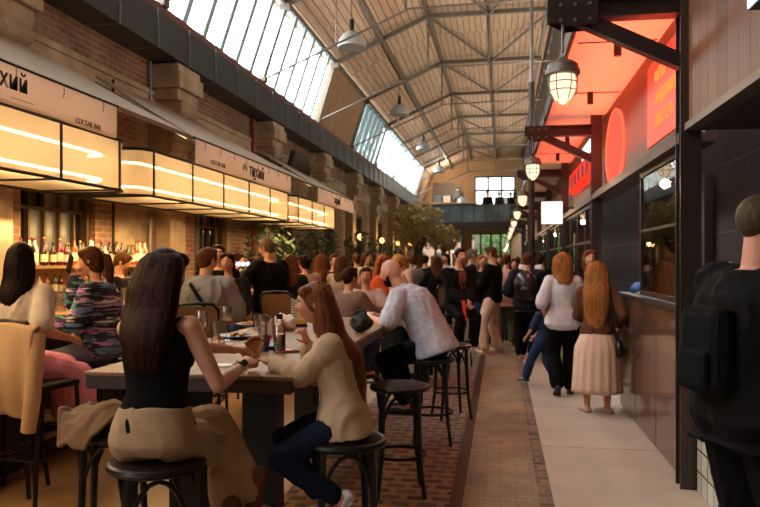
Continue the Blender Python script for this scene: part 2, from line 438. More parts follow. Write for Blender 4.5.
# far end wall: pieces round the openings
holes=[(-1.6,.86,4.45,6.75),(-4.2,-2.45,4.9,6.1),(-4.9,-2.3,0,3.25),(-1.85,.6,0,3.25)]
xs=sorted({-5.25,3.3}|{h[0] for h in holes}|{h[1] for h in holes}); zs=sorted({0,8.1}|{h[2] for h in holes}|{h[3] for h in holes})
W=MB()
for a,b in zip(xs,xs[1:]):
    for c,d_ in zip(zs,zs[1:]):
        mx,mz=(a+b)/2,(c+d_)/2
        if not any(h[0]<mx<h[1] and h[2]<mz<h[3] for h in holes): W.box(a,b,YF,YF+.3,c,d_)
struct(W.build('wall_back',m_plaster))
for h,nx,nz in zip(holes,(3,3,3,4),(2,1,2,2)):
    wn+=1; W=MB(); x0,x1,z0,z1=h
    W.box(x0,x0+.08,YF,YF+.15,z0,z1);W.box(x1-.08,x1,YF,YF+.15,z0,z1);W.box(x0,x1,YF,YF+.15,z0,z0+.08);W.box(x0,x1,YF,YF+.15,z1-.08,z1)
    o=struct(W.build('window_%d'%wn,m_win))
    W=MB()
    for i in range(1,nx): W.box(x0+(x1-x0)*i/nx-.055,x0+(x1-x0)*i/nx+.055,YF-.05,YF+.09,z0,z1)
    for j in range(1,nz): zz=z0+(z1-z0)*(.36 if nz==2 and z0==0 else .5 if z0==0 else .62); W.box(x0,x1,YF-.05,YF+.09,zz-.055,zz+.055)
    W.build('glazing_bar',m_win,o); MB().box(x0,x1,YF+.1,YF+.11,z0,z1).build('pane',m_glass2,o)
struct(MB().box(-5.25,3.3,YN-.2,YN,0,8.1).build('wall_front',m_plaster))
# mezzanine
mz=thing('mezzanine','mezzanine gallery with dark glass balustrade across the far end of the hall','mezzanine',(-1.8,43.5,3.4))
sub(mz,'floor_slab',MB().box(-4.9,1.28,41,45.98,3.4,3.68),M('mezzanine slab','6b5238',.6))
W=MB(); W.box(-4.9,1.28,40.94,41.0,3.3,3.7); sub(mz,'edge_beam',W,m_iron)
sub(mz,'balustrade_glass',MB().box(-4.9,1.25,41.04,41.06,3.7,4.62),M('dark balustrade glass','4a5456',.15,0,.4,1.2))
W=MB()
for k in range(10): W.box(-4.8+k*.66,-4.76+k*.66,41.02,41.08,3.7,4.66)
W.box(-4.9,1.25,41.02,41.1,4.62,4.68); sub(mz,'railing',W,m_iron)
for k,x in enumerate((-2.1,1.2,-4.7)): sub(mz,'post',MB().box(x-.1,x+.1,41.1,41.3,0,3.4),m_iron)
sub(mz,'counter_top',MB().box(-4.7,-1.3,40.8,41.15,4.69,4.78),M('gallery counter wood','a3754a',.5))
tag(MB().box(-3.9,-2.6,43,43.1,5.35,6.1).build('menu_board',M('pale board','c9b097',.7)),'pale rectangular board hanging above the mezzanine counter','board')
# outside
out=MB(); random.seed(3)
m_leafo=M('outdoor foliage','7fa868',.7,0,.5,2)
for i in range(700):
    c=V((rnd(-2.6,1.8),rnd(48.5,50),rnd(0,4.2))); r=rnd(.12,.3); a=V((rnd(-1,1),rnd(-1,1),rnd(-1,1))).normalized(); b=a.orthogonal().normalized()
    out.quad(c-a*r-b*r*.5,c+a*r-b*r*.5,c+a*r+b*r*.5,c-a*r+b*r*.5)
hd=out.build('hedge',m_leafo); tag(hd,'green trees outside the right-hand lower window at the far end','trees'); hd['kind']='stuff'
b=thing('apartment_building','pale pinkish building with windows seen outside beyond the far end glazing','building',(-5,62,0))
sub(b,'facade',MB().box(-12,-2.5,62,70,0,9),M('pale facade','a88472',.8))
W=MB(); W.box(-4,6,75,82,0,7.2); W.box(-.6,.8,75,80,7.1,7.9); sub(b,'annex',W,M('grey facade','77726e',.8))
for i in range(4):
    for j in range(3): sub(b,'window',MB().box(-8.5+i*1.5,-7.8+i*1.5,61.95,62.02,.8+j*2.6,2.2+j*2.6),m_pane2)
struct(MB().box(-60,60,46.3,120,-.15,-.05).build('ground',m_curb))
# ================================================================= RIGHT SIDE SHOPS
CY=[5.5+5.1*k for k in range(8)]
YS=[.4]+CY
struct(MB().box(2.0,2.15,YN,YF,0,3.75).build('wall_right',m_dtile))
def column(lab):
    t=thing('steel_column',lab,'column',(1.3,0,0),0,'dark steel columns along the shops')
    W=MB(); W.box(1.235,1.375,-.075,-.06,0,3.75); W.box(1.235,1.375,.06,.075,0,3.75); W.box(1.29,1.32,-.06,.06,0,3.75); sub(t,'post',W,m_colm)
    W=MB(); W.box(.33,1.3,-.07,.07,3.46,3.475); W.box(.33,1.3,-.07,.07,3.33,3.345); W.box(.33,1.3,-.012,.012,3.34,3.47); sub(t,'beam',W,m_iron)
    W=MB(); W.bar((1.29,0,2.98),(.5,0,3.37),.1,.1,(0,1,0)); sub(t,'brace',W,m_iron)
    W=MB(); W.prism([(.33,3.34),(.33,3.47),(.68,3.47),(.68,3.28),(.46,3.27)],'y',-.085,-.072); W.prism([(.33,3.34),(.33,3.47),(.68,3.47),(.68,3.28),(.46,3.27)],'y',.072,.085); sub(t,'gusset_plate',W,m_iron)
    W=MB()
    for x in (.42,.52,.62):
        for z in (3.31,3.42): W.tube([(x,-.098,z),(x,-.084,z)],.014,6)
    sub(t,'bolt',W,m_rod)
    return t
c0=None
for n,y in enumerate(CY):
    lab='dark steel column with braced cantilever beam beside the shops, %s from the camera'%ORD[n]
    if c0 is None: c0=column(lab); c0.location=(1.3,y,0)
    else: dup(c0,(1.3,y,0),0,lab)
# canopies, fascias, shop fronts
for k in range(7):
    y0=CY[k]; y1=y0+5.1 if k<6 else 40.9
    t=thing('canopy','white board soffit canopy above the shop front, %s bay from the camera'%ORD[k],'canopy',(1,y0,3.6),0,'shop canopies')
    sub(t,'soffit',MB().box(.64,1.5,y0+.08,y1-.08,3.6,3.64),m_soffit)
    W=MB(); W.box(.6,.64,y0+.08,y1-.08,3.56,3.72); sub(t,'edge_trim',W,m_iron)
    f=MB(); f.box(1.42,1.5,y0,y1,2.5,3.72); struct(f.build('wall_fascia_%d'%(k+1),m_slat if k!=0 else m_slat))
    f=MB(); f.box(1.24,1.5,y0,y1,2.43,2.5); struct(f.build('trim_%d'%(k+3),M('ledge trim','4a3026',.5)))
    if k>=1:
        wn+=1; W=MB()
        ya,yb=y0+.15,y1-.12; N=4
        for i in range(N+1): yy=ya+(yb-ya)*i/N; W.box(1.3,1.36,yy-.025,yy+.025,1.05,2.43)
        W.box(1.3,1.36,ya,yb,1.05,1.1); W.box(1.3,1.36,ya,yb,1.85,1.89); W.box(1.3,1.36,ya,yb,2.38,2.43)
        o=struct(W.build('window_%d'%wn,m_iron)); MB().box(1.325,1.335,ya,yb,1.05,2.43).build('pane',m_glass,o)
        t=thing('shop_counter','dark shop front counter below the glass, %s bay from the camera'%ORD[k],'counter',(1.35,y0,0),0,'far shop counters')
        sub(t,'body',MB().box(1.3,1.42,ya,yb,0,1.0),m_dark); sub(t,'counter_top',MB().box(1.25,1.5,ya,yb,1.0,1.05),m_gloss)
# first bay: sliding glass and counter
wn+=1; W=MB()
for (a,b,c,e_) in ((5.62,7.38,1.27,1.31),(5.62,7.38,1.86,1.885),(5.62,7.38,2.38,2.43),(5.62,5.66,1.27,2.43),(7.34,7.38,1.27,2.43)): W.box(1.31,1.35,a,b,c,e_)
o=struct(W.build('window_%d'%wn,m_iron)); MB().box(1.325,1.335,5.62,7.38,1.27,2.43).build('pane',m_glass,o)
t=thing('shop_counter','glossy brown panelled shop counter between the first column and the long-skirted girl','counter',(1.35,7,0))
for a,b in ((5.6,6.52),(6.54,7.48),(7.5,8.42)): sub(t,'front_panel',MB().box(1.29,1.32,a,b,.02,1.215),m_gloss)
sub(t,'carcass',MB().box(1.32,1.75,5.6,8.42,0,1.21),m_dark); sub(t,'counter_top',MB().box(1.27,1.78,5.58,8.44,1.215,1.25),m_iron)
struct(MB().box(1.9,1.98,7.4,10.5,0,2.43).build('wall_recess',m_dark))
# near bay: timber cladding, tiled counter
struct(MB().box(1.29,1.36,YN,5.42,2.55,4.6).build('wall_cladding',m_wood))
W=MB(); W.box(1.26,1.36,YN,5.42,2.5,2.55); struct(W.build('trim_11',M('grey trim','5d5148',.5)))
struct(MB().box(1.36,2.0,YN,5.42,2.5,2.56).build('ceiling_recess',m_dark))
t=thing('tiled_counter','counter front of small white square tiles behind the man in black','counter',(1.5,3.5,0))
sub(t,'tile_plinth',MB().box(1.34,1.44,1.0,5.4,0,.72),m_wtile); sub(t,'upper_panel',MB().box(1.36,1.44,1.0,5.4,.72,1.06),m_dark); sub(t,'counter_top',MB().box(1.32,1.7,1.0,5.4,1.06,1.1),m_iron)
# vertical pipe in front of canopies
t=thing('drain_pipe','tall vertical steel pipe rising to the ceiling in the middle of the hall, dark below','pipe',(.56,14.0,0))
sub(t,'upper_pipe',MB().cyl((.56,14.0,4.9),.035,2.9,10),m_rod); sub(t,'lower_pipe',MB().cyl((.56,14.0,0),.055,4.9,10),m_iron)
# ================================================================= BAR
m_poly=None
def polyM():
    t=NT('ribbed polycarbonate'); tr=t.new('ShaderNodeBsdfTranslucent'); tr.inputs[0].default_value=(*lin('e6cfa4'),1)
    tp=t.new('ShaderNodeBsdfTransparent'); tp.inputs[0].default_value=(*lin('f3dfb5'),1)
    gl=t.new('ShaderNodeBsdfGlossy'); gl.inputs['Roughness'].default_value=.25; gl.inputs[0].default_value=(1,.9,.7,1)
    m1=t.new('ShaderNodeMixShader'); m1.inputs[0].default_value=.38; t.l(tr,0,m1,1); t.l(tp,0,m1,2)
    m2=t.new('ShaderNodeMixShader'); m2.inputs[0].default_value=.1; t.l(m1,0,m2,1); t.l(gl,0,m2,2); t.l(m2,0,t.out,0)
    return t.mat
m_poly=polyM()
m_led=emitM('warm LED tube','ffdfb6',20)
m_cloth=M('banner canvas','f3e8de',.8,0,.06,5,.2,10)
m_ink=M('banner dark lettering','2a3432',.8); m_gold=M('banner gold lettering','a8743c',.7); m_inkg=M('banner grey lettering','8d7c70',.8)
m_awn=M('awning canvas','94826e',.85,0,.08,2,.2,6)
m_tin=M('brass rail','9a7440',.3,.8)
m_bartop=M('bar top','a98a5c',.35,0,.15,4)
m_btwood=M('dark bar front','241812',.5,0,.2,3)
BX=[(1.55,6.6,'nearest light box over the bar, partly outside the picture'),(6.85,12.1,'middle light box over the bar, under the banner with the dark lettering'),(12.3,15.6,'farthest and smallest light box over the bar')]
def foot(x0,x1,y0,y1,r=.22,n=5):
    ps=[]
    for cx,cy,a0 in ((x1-r,y0+r,-90),(x1-r,y1-r,0)):
        for i in range(n+1):
            a=math.radians(a0+90*i/n); ps.append((cx+r*math.cos(a),cy+r*math.sin(a)))
    return [(x0,y0)]+ps+[(x0,y1)]
for (y0,y1,ds) in BX:
    t=thing('light_box','long translucent polycarbonate '+ds,'light box',(-3.9,(y0+y1)/2,2.25),0,'light boxes over the bar')
    fp=foot(-4.3,-3.5,y0,y1); z0,z1=2.25,2.71
    W=MB(); W.rings([[V((x,y,z0)) for x,y in fp],[V((x,y,z1)) for x,y in fp]],cap=False); sub(t,'side_panel',W,m_poly)
    W=MB(); W.add([(x,y,z0+.01) for x,y in fp],[tuple(range(len(fp)))]); sub(t,'bottom_panel',W,m_poly)
    W=MB(); W.prism(fp,'z',z1,z1+.02); sub(t,'lid',W,m_btwood); sub(t,'back_panel',MB().box(-4.31,-4.295,y0,y1,z0,z1),M('light box lining','e0c79c',.6))
    W=MB()
    for z in (z0,z1): W.tube([(x,y,z) for x,y in fp],.014,6,closed=True)
    sub(t,'frame',W,m_black)
    k=max(2,round((y1-y0)/1.05))
    for i in range(k+1):
        y=y0+.22+(y1-y0-.44)*i/k; W=MB(); W.box(-3.508,-3.488,y-.011,y+.011,z0,z1); W.box(-4.3,-3.5,y-.008,y+.008,z0-.006,z0+.012); sub(t,'upright',W,m_black)
    for z in (2.36,2.58):
        W=MB(); ip=foot(-3.86,-3.66,y0+.14,y1-.14,.16); W.tube([(x,y,z+.015*math.sin(y*1.3+z*9)) for x,y in ip],.012,6); sub(t,'led_tube',W,m_led)
def canvasM():
    t=NT('backlit banner canvas'); c=(*lin('f3e6dc'),1); d=t.new('ShaderNodeBsdfDiffuse'); d.inputs[0].default_value=c; r=t.new('ShaderNodeBsdfTranslucent'); r.inputs[0].default_value=c
    m=t.new('ShaderNodeMixShader'); m.inputs[0].default_value=.45; t.l(d,0,m,1); t.l(r,0,m,2); t.l(m,0,t.out,0); return t.mat
m_cloth=canvasM()
def banner(y0,y1,lab):
    t=thing('banner',lab,'banner',(-3.42,(y0+y1)/2,2.7),0,'banners over the bar')
    W=MB(); n=int((y1-y0)*6); rs=[]
    for i in range(n+1):
        y=y0+(y1-y0)*i/n; w=.006*math.sin(y*5.1)+.004*math.sin(y*11)
        rs.append([V((-3.425+w,y,2.70+.004*math.sin(y*4))),V((-3.425-w,y,2.84)),V((-3.425,y,2.985)),V((-3.431,y,2.985)),V((-3.431-w,y,2.84)),V((-3.431+w,y,2.70+.004*math.sin(y*4)))])
    W.rings(rs); sub(t,'canvas',W,m_cloth,smooth=True)
    W=MB().tube([(-3.428,y0-.05,2.99),(-3.428,y1+.03,2.99)],.012,8); sub(t,'rod',W,m_black)
    for i in range(8):
        y=y0+.25+(y1-y0-.5)*i/7; W=MB(); W.tube([(-3.412,y,2.995),(-3.411,y+.004,2.93),(-3.413,y-.004,2.885)],.0035,5); sub(t,'tie_cord',W,m_inkg)
    return t
R_,U_=(0,1,0),(0,0,1)
def btext(t,s,y,z,size,mat,bold=.0,nm='lettering'): return text_mesh(s,size,plane_M((-3.412,y,z),R_,U_),nm,mat,t,.003,bold)
b=banner(1.6,6.2,'pale canvas banner nearest the camera, with large dark lettering')
btext(b,'тихий',4.66,2.865,.185,m_ink,.001); btext(b,'BAR',4.53,2.757,.075,m_gold,.001)
sub(b,'printed_line',MB().box(-3.415,-3.41,4.72,4.98,2.747,2.751),m_gold); btext(b,'COCTAIL BAR',5.72,2.737,.06,m_inkg,.0005)
b=banner(7.95,11.8,'pale canvas banner in the middle of the bar with a small leaf mark')
btext(b,'тихий',10.05,2.835,.235,m_ink,.001); btext(b,'BAR',9.95,2.735,.05,m_gold); btext(b,'COCTAIL BAR',8.6,2.77,.075,m_inkg)
W=MB()
for a in (-.06,0,.06): W.ell((-3.411,9.56+a,2.845+.02*(a==0)),.004,.016,.045)
sub(b,'leaf_mark',W,m_ink)
b=banner(13.65,17.1,'pale canvas banner farthest along the bar with small dark lettering')
btext(b,'тихий',15.25,2.84,.22,m_ink,.001); btext(b,'BAR',15.2,2.74,.05,m_gold)
for k,(y0,y1,yb,ds) in enumerate(((1.4,7.9,6.5,'above the nearest light box'),(7.92,13.6,10.6,'above the middle light box'),(13.62,17.2,15.6,'above the farthest light box'))):
    t=thing('awning','sloping grey-beige canvas awning '+ds,'awning',(-4,(y0+y1)/2,3),0,'awnings over the bar')
    W=MB(); rs=[]; n=14
    for i in range(n+1):
        y=y0+(y1-y0)*i/n; sag=.03*math.sin(PI*((y-y0)%1.3)/1.3)
        yk=y0+(yb-y0)*i/n; ym=y+(yk-y)*.38
        rs.append([V((-3.45,y,2.99)),V((-3.9,ym,3.26-sag)),V((-4.64,yk,3.72)),V((-4.64,yk,3.74)),V((-3.9,ym,3.28-sag)),V((-3.45,y,3.01))])
    W.rings(rs); sub(t,'canvas',W,m_awn,smooth=True)
    for y,q in ((y0+.1,y0+.1),(y1-.1,yb-.05)): sub(t,'arm',MB().tube([(-3.46,y,2.97),(-4.7,q,3.68)],.02,6),m_tin)
    W=MB().tube([(-3.46,y0,2.98),(-3.46,y1,2.98)],.012,6); sub(t,'front_bar',W,m_awn)
# counter
t=thing('bar_counter','long bar counter with pale top and brass foot rail along the left side','bar counter',(-3.9,7.3,0))
sub(t,'counter_top',MB().box(-4.2,-3.55,1.5,12.6,1.11,1.155),m_bartop,bevel=.008)
sub(t,'body',MB().box(-4.15,-3.72,1.55,12.55,0,1.11),m_btwood)
W=MB(); W.tube([(-3.5,1.5,.22),(-3.5,12.6,.22)],.025,8)
for k in range(6): W.tube([(-3.72,1.8+k*1.9,.22),(-3.5,1.8+k*1.9,.22)],.018,6)
sub(t,'foot_rail',W,m_tin)
sub(t,'plinth',MB().box(-3.72,-3.62,1.55,12.55,0,.12),m_btwood)
t=thing('back_bar','lit back-bar shelf unit below the windows, lined with bottles','shelf unit',(-4.75,8,0))
for z in (.9,1.22,1.54): sub(t,'shelf',MB().box(-4.94,-4.68,6.72,9.6,z-.03,z),m_bartop)
sub(t,'cabinet',MB().box(-4.94,-4.62,6.72,9.6,0,.86),m_btwood); sub(t,'back_panel',MB().box(-4.945,-4.925,6.72,9.6,.86,1.56),M('lit shelf backing','c9a468',.6))
# bottles
def bottle(nm,lab,cat,col,r,h,cap,lbl,neck=.35,rough=.08,group=None):
    t=thing(nm,lab,cat,(0,0,0),0,group)
    W=MB(); W.lathe((0,0,0),[(0,0),(r,.004),(r,h*.58),(r*.85,h*.66),(r*neck,h*.76),(r*neck,h*.95),(0,h*.95)],14); sub(t,'body',W,col,smooth=True)
    W=MB(); W.lathe((0,0,0),[(0,h*.94),(r*neck*1.15,h*.94),(r*neck*1.15,h),(0,h)],10); sub(t,'cap',W,cap)
    if lbl: W=MB(); W.lathe((0,0,0),[(r*1.01,h*.15),(r*1.015,h*.16),(r*1.015,h*.46),(r*1.01,h*.47)],14); sub(t,'label_band',W,lbl,smooth=True)
    return t
def gb(n,c,tr=.0): return M(n,c,.08,0,spec=.6,trans=tr)
kinds=[]
for nm,c,l,cp in (('amber','9a4f1c','e8dcc4','2a1a12'),('dark red','5a1416','d8c8b0','b08a3c'),('clear','d9d2c0','f0e8da','8a1c1c'),('green','2c4a2c','d8cfae','c2a24c'),('dark brown','2e1a10','e4d2a8','1a1a1a')):
    kinds.append((nm,gb(nm+' bottle glass',c),M(nm+' label',l,.7),M(nm+' cap',cp,.4)))
random.seed(11)
protos=[bottle('spirit_bottle','%s spirit bottle with pale label on the back-bar shelf'%k[0],'bottle',k[1],.038,.29,k[3],k[2],group='%s bottles on the back-bar shelves'%k[0]) for k in kinds]
used=[False]*5
def put(i,loc,s=1):
    if not used[i]: protos[i].location=loc; protos[i].scale=(s,)*3; used[i]=True
    else: dup(protos[i],loc,rnd(0,6),scale=s)
for k in range(32): put((k*7+k//3)%5,(-4.8+rnd(-.04,.04),6.8+k*.087,1.541),rnd(.85,1.1))
for k in range(20): put((k*3+1)%5,(-4.8+rnd(-.03,.03),6.82+k*.138,1.221),rnd(.75,.9))
m_dg=glassM('drinking glass',(.95,.92,.88),.18,.70)
def tumbler(lab,h=.12,r=.036,fill=None):
    t=thing('glass_tumbler',lab,'glass',(0,0,0))
    W=MB(); W.lathe((0,0,0),[(0,0),(r*.85,0),(r,h),(r-.003,h),(r*.83,.008),(0,.008)],16); sub(t,'bowl',W,m_dg,smooth=True)
    return t
tb=tumbler('clear glass standing among the glassware on the bar counter'); tb['group']='glassware on the bar counter'
first=True; random.seed(5)
for k in range(24):
    loc=(rnd(-4.12,-3.75),5.3+k*.19+rnd(-.04,.04),1.156)
    if first: tb.location=loc; first=False
    else: dup(tb,loc,0,scale=rnd(.9,1.5))
# beer taps
t=thing('beer_tap_tower','beer tap tower with four round lit white badges on the bar counter','beer tap',(-3.9,10.55,1.155))
W=MB(); W.tube([(-3.9,10.3,1.155),(-3.9,10.3,1.42)],.03,10); W.tube([(-3.9,10.85,1.155),(-3.9,10.85,1.42)],.03,10); W.tube([(-3.9,10.2,1.42),(-3.9,10.95,1.42)],.035,10); sub(t,'pipe_frame',W,m_ductl,smooth=True)
m_badge=emitM('lit tap badge','dfe8ff',1.5)
for k in range(4):
    x=-3.99+k*.058; y=10.24+k*.2
    W=MB(); W.tube([(-3.86,y,1.42),(-3.86,y-.02,1.42)],.045,14); W2=MB(); W2.ell((-3.82+.0*k,y-.02,1.54),.036,.016,.036); sub(t,'badge',W2,m_badge,smooth=True)
    W=MB(); W.tube([(-3.84,y,1.42),(-3.82,y,1.5)],.012,6); W.tube([(-3.86,y,1.4),(-3.76,y,1.38),(-3.75,y,1.3)],.012,6); sub(t,'tap',W,m_black)
# tv, pipes
t=thing('television','black flat television tilted down on a bracket between the pilasters','television',(-4.3,15.5,3.3))
R=Matrix.Rotation(math.radians(76),3,'Z')@Matrix.Rotation(math.radians(20),3,'X')
c=V((-4.3,15.5,3.62)); sub(t,'screen',MB().cbox(c,.98,.06,.62,R),M('black screen','0d0f10',.25)); sub(t,'back_plate',MB().cbox(c+R@V((0,.04,0)),.5,.05,.3,R),m_black); sub(t,'bracket',MB().bar(c+R@V((0,.05,0)),(-4.92,15.75,3.7),.05,.05),m_black)
tag(MB().tube([(-4.88,14.15,.02),(-4.88,14.15,4.4)],.045,10).build('fire_pipe',M('red pipe paint','8a2f28',.5)),'red vertical pipe on the left wall beside the third stone pilaster','pipe')
tag(MB().tube([(-4.9,9.8,.02),(-4.9,9.8,4.42)],.022,8).build('conduit',m_ductl),'thin grey vertical conduit left of the second stone pilaster','conduit')
tag(MB().tube([(-4.88,8.75,1.545),(-4.88,8.75,3.9)],.02,8).build('conduit',m_black),'thin black vertical cable pipe beside the first window behind the bar','conduit')
# ================================================================= LAMPS
m_shade=M('grey enamel lampshade','aeb4b3',.35,.2); m_shin=M('warm inner shade','d8a07a',.5)
def pend(lab):
    t=thing('pendant_lamp',lab,'pendant lamp',(0,0,0),0,'bell pendant lamps under the roof')
    W=MB(); W.lathe((0,0,0),[(.29,0),(.285,.06),(.25,.16),(.18,.26),(.1,.31),(.09,.31),(.17,.25),(.24,.15),(.275,.06),(.28,.0)],24); sub(t,'shade',W,m_shade,smooth=True)
    sub(t,'neck',MB().cyl((0,0,.3),.05,.26,12),m_black)
    W=MB(); W.ell((0,0,.14),.07,.07,.09); sub(t,'bulb',W,M('unlit bulb','efe6d8',.3),smooth=True)
    sub(t,'cord',MB().tube([(0,0,.55),(0,0,1.25)],.008,5),m_black)
    return t
pl=None
for k,y in enumerate((14.75,21.9,28.9,36.4)):
    lab='grey bell-shaped pendant lamp under the sloping roof, %s from the camera'%ORD[k]
    if pl is None: pl=pend(lab); pl.location=(-3.0,y,5.93)
    else: dup(pl,(-3.0,y,5.93),0,lab)
dup(pl,(-2.0,39,4.6),0,'grey bell-shaped pendant lamp hanging low in front of the mezzanine')
m_bulb=emitM('glowing bulb','ffb25c',14)
m_jar=emitM('lit frosted lamp glass','ffdcb0',1.7)
m_cage=M('lamp cage','7a7068',.45,.4)
def cage(lab):
    t=thing('caged_lamp',lab,'lamp',(0,0,0),0,'caged lamps along the shops')
    W=MB(); W.lathe((0,0,0),[(0,.15),(.035,.15),(.05,.13),(.1,.11),(.125,.085),(.125,.05),(.14,.045),(.14,.01),(.12,0),(0,0)],18); sub(t,'cap',W,m_cage,smooth=True)
    W=MB(); W.lathe((0,0,0),[(.1,0),(.104,-.07),(.096,-.13),(.065,-.19),(.025,-.212),(0,-.215)],16); sub(t,'glass_jar',W,m_jar,smooth=True)
    W=MB(); W.ell((0,0,-.09),.05,.05,.075); sub(t,'bulb',W,m_bulb,smooth=True)
    W=MB()
    for k in range(6):
        a=k*PI/3; W.tube([(r*math.cos(a),r*math.sin(a),z) for r,z in ((.115,0),(.117,-.08),(.106,-.14),(.07,-.205),(0,-.23))],.005,5)
    for r,z in ((.118,-.06),(.111,-.125)): W.tube([(r*math.cos(q*PI/8),r*math.sin(q*PI/8),z) for q in range(16)],.005,5,closed=True)
    sub(t,'cage',W,m_cage)
    W=MB(); W.tube([(0,0,.19),(0,0,.44)],.012,6); W.tube([(-.02,0,.44),(.02,0,.44)],.02,6); sub(t,'hanger',W,m_cage)
    return t
cg=None
for k,y in enumerate(CY):
    lab='caged glowing lamp hanging from the cantilever beam, %s from the camera'%ORD[k]
    L=(.44,y-.02,2.93)
    if cg is None: cg=cage(lab); cg.location=L; cg.scale=(.88,)*3
    else: dup(cg,L,0,lab)
    l=bpy.data.lights.new('lamp_light','POINT'); l.energy=16; l.color=(1,.6,.3); l.shadow_soft_size=.06
    o=bpy.data.objects.new('lamp_light',l); C.objects.link(o); o.location=(.44,y-.02,2.64)
def sconce(lab):
    t=thing('wall_sconce',lab,'wall lamp',(0,0,0),0,'glowing wall lamps on the pilasters')
    W=MB(); W.box(-.12,-.1,-.05,.05,-.12,.12); sub(t,'wall_plate',W,m_black); sub(t,'arm',MB().tube([(-.1,0,0),(0,0,.03)],.012,6),m_black)
    W=MB(); W.ell((.02,0,0),.09,.09,.1); sub(t,'globe',W,emitM('sconce globe','ffb566',5),smooth=True); return t
sc=None; q=0
for p in PP:
    if p<22 or p>42: continue
    lab='round glowing wall lamp on a stone pilaster, %s from the near end of the row'%ORD[q]; q+=1
    if sc is None: sc=sconce(lab); sc.location=(-4.55,p,2.35)
    else: dup(sc,(-4.55,p,2.35),0,lab)
    l=bpy.data.lights.new('sconce_light','POINT'); l.energy=14; l.color=(1,.6,.28); l.shadow_soft_size=.08
    o=bpy.data.objects.new('sconce_light',l); C.objects.link(o); o.location=(-4.35,p,2.36)
t=thing('flood_light','small bluish-white flood light high on the timber cladding at the top right','lamp',(1.25,3.4,3.2))
sub(t,'housing',MB().cbox((1.24,3.74,2.86),.1,.2,.09),m_black); sub(t,'lens',MB().cbox((1.19,3.76,2.86),.012,.16,.07),emitM('cool lens','cfe0ff',4))
# downlights
dl=None;k=0
for y in (7.0,9.1,12.2,14.2):
    lab='dark cylinder downlight under the red-lit soffit, %s from the camera'%ORD[k]; k+=1
    if dl is None:
        dl=thing('downlight',lab,'spot light',(1.05,y,3.6),0,'soffit downlights'); sub(dl,'housing',MB().cyl((1.05,y,3.46),.035,.14,12),m_iron)
        sub(dl,'cable_duct',MB().tube([(.7,y,3.592),(1.4,y,3.592)],.006,5),m_iron)
    else: dup(dl,(1.05,y,3.6),0,lab)
# neon
m_neon=emitM('red neon tube','ff4a2c',3.0); m_nglow=emitM('red neon glow disc','ff6450',1.05)
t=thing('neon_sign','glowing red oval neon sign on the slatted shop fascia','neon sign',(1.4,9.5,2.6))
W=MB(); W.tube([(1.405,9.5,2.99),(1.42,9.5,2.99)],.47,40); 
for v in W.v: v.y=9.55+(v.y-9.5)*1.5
sub(t,'disc',W,m_nglow)  # emissive disc stands for neon light spread over the fascia
W=MB(); W.tube([(1.39,9.55+.70*math.cos(a*PI/20),2.99+.47*math.sin(a*PI/20)) for a in range(40)],.012,6,closed=True); sub(t,'neon_tube',W,m_neon)
t=thing('neon_lettering','three lines of glowing orange-red neon lettering on the first shop fascia','neon sign',(1.4,6.5,2.8))
m_neon2=emitM('orange neon lettering','ff7c3c',1.7)
for s,z,y in (('отта',3.27,6.75),('хорошо',3.07,6.55),('вос·с·о',2.87,6.6)):
    text_mesh(s,.21,plane_M((1.39,y+.12,z),(0,-1,0),(0,0,1)),'lettering_line',m_neon2,t,.006,-.006)
sub(t,'glow_plate',MB().box(1.405,1.42,5.62,7.5,2.68,3.45),M('red neon glow backing','d8503c',.5,emit=.55))  # emission puts the lettering's glow on the fascia into this plate
t=thing('shop_sign','red block shop sign on the second bay fascia','sign',(1.4,12.5,2.9)); 
sub(t,'panel',MB().box(1.3,1.42,11.3,14.6,2.86,3.2),emitM('red sign panel','ff3524',1.3)); W=MB()
for i in range(5): W.box(1.28,1.3,11.6+i*.6,11.9+i*.6,2.93,3.12)
sub(t,'relief',W,M('dark red relief','7a1c16',.5))
t=thing('lit_sign','small white lit sign above the red block sign','sign',(1.4,12,3.2)); sub(t,'panel',MB().box(1.32,1.42,11.3,12.6,3.22,3.42),emitM('white lit panel','fff2dc',2.5)); sub(t,'frame',MB().box(1.325,1.42,11.25,12.65,3.2,3.44),m_iron)
t=thing('blade_sign','white glowing square blade sign hanging beside the second row of lamps','sign',(.9,13,2.4))
x0,y_=gp(541.5,13); x1,_=gp(562,13)
sub(t,'lit_panel',MB().box(x0,x1,y_-.05,y_+.05,hz(224,13),hz(202,13)),emitM('white sign face','fff0dc',1.7)); W=MB(); W.box(x0-.01,x1+.01,y_-.04,y_+.04,hz(224,13)-.012,hz(202,13)+.012); W.bar((x1,y_,2.5),(1.42,y_,2.52),.03,.03); W.bar((x1,y_,2.3),(1.42,y_,2.52),.02,.02); sub(t,'bracket',W,m_iron)
# red wash on the soffit from strips and area lights added at the ledge
for k,(ya,yb,e) in enumerate(((5.7,10.4,95),(10.8,15.6,45))):
    t=thing('added_red_strip','added red LED strip along the fascia ledge, %s bay of the shops'%ORD[k],'led strip',(1.3,ya,2.5),0,'added red LED strips')
    sub(t,'profile',MB().box(1.26,1.29,ya,yb,2.5,2.53),m_iron)
    l=bpy.data.lights.new('added_red_light','AREA'); l.shape='RECTANGLE'; l.size=yb-ya; l.size_y=.05; l.energy=e*.8; l.spread=math.radians(120); l.color=(1,.10,.05)
    o=bpy.data.objects.new('added_red_light',l); C.objects.link(o); o.location=(1.22,(ya+yb)/2,2.6)
    o.rotation_euler=Matrix(((0,-.35,-.1),(1,0,0),(0,.2,.95))).to_euler() if 0 else V((.12,0,-1)).to_track_quat('Z','X').to_euler()
    d=V((-.12,0,1)).normalized(); xx=V((0,1,0)); zz=-d; yy=zz.cross(xx); o.matrix_basis=Matrix.Translation(o.location)@Matrix((xx,yy,zz)).transposed().to_4x4()
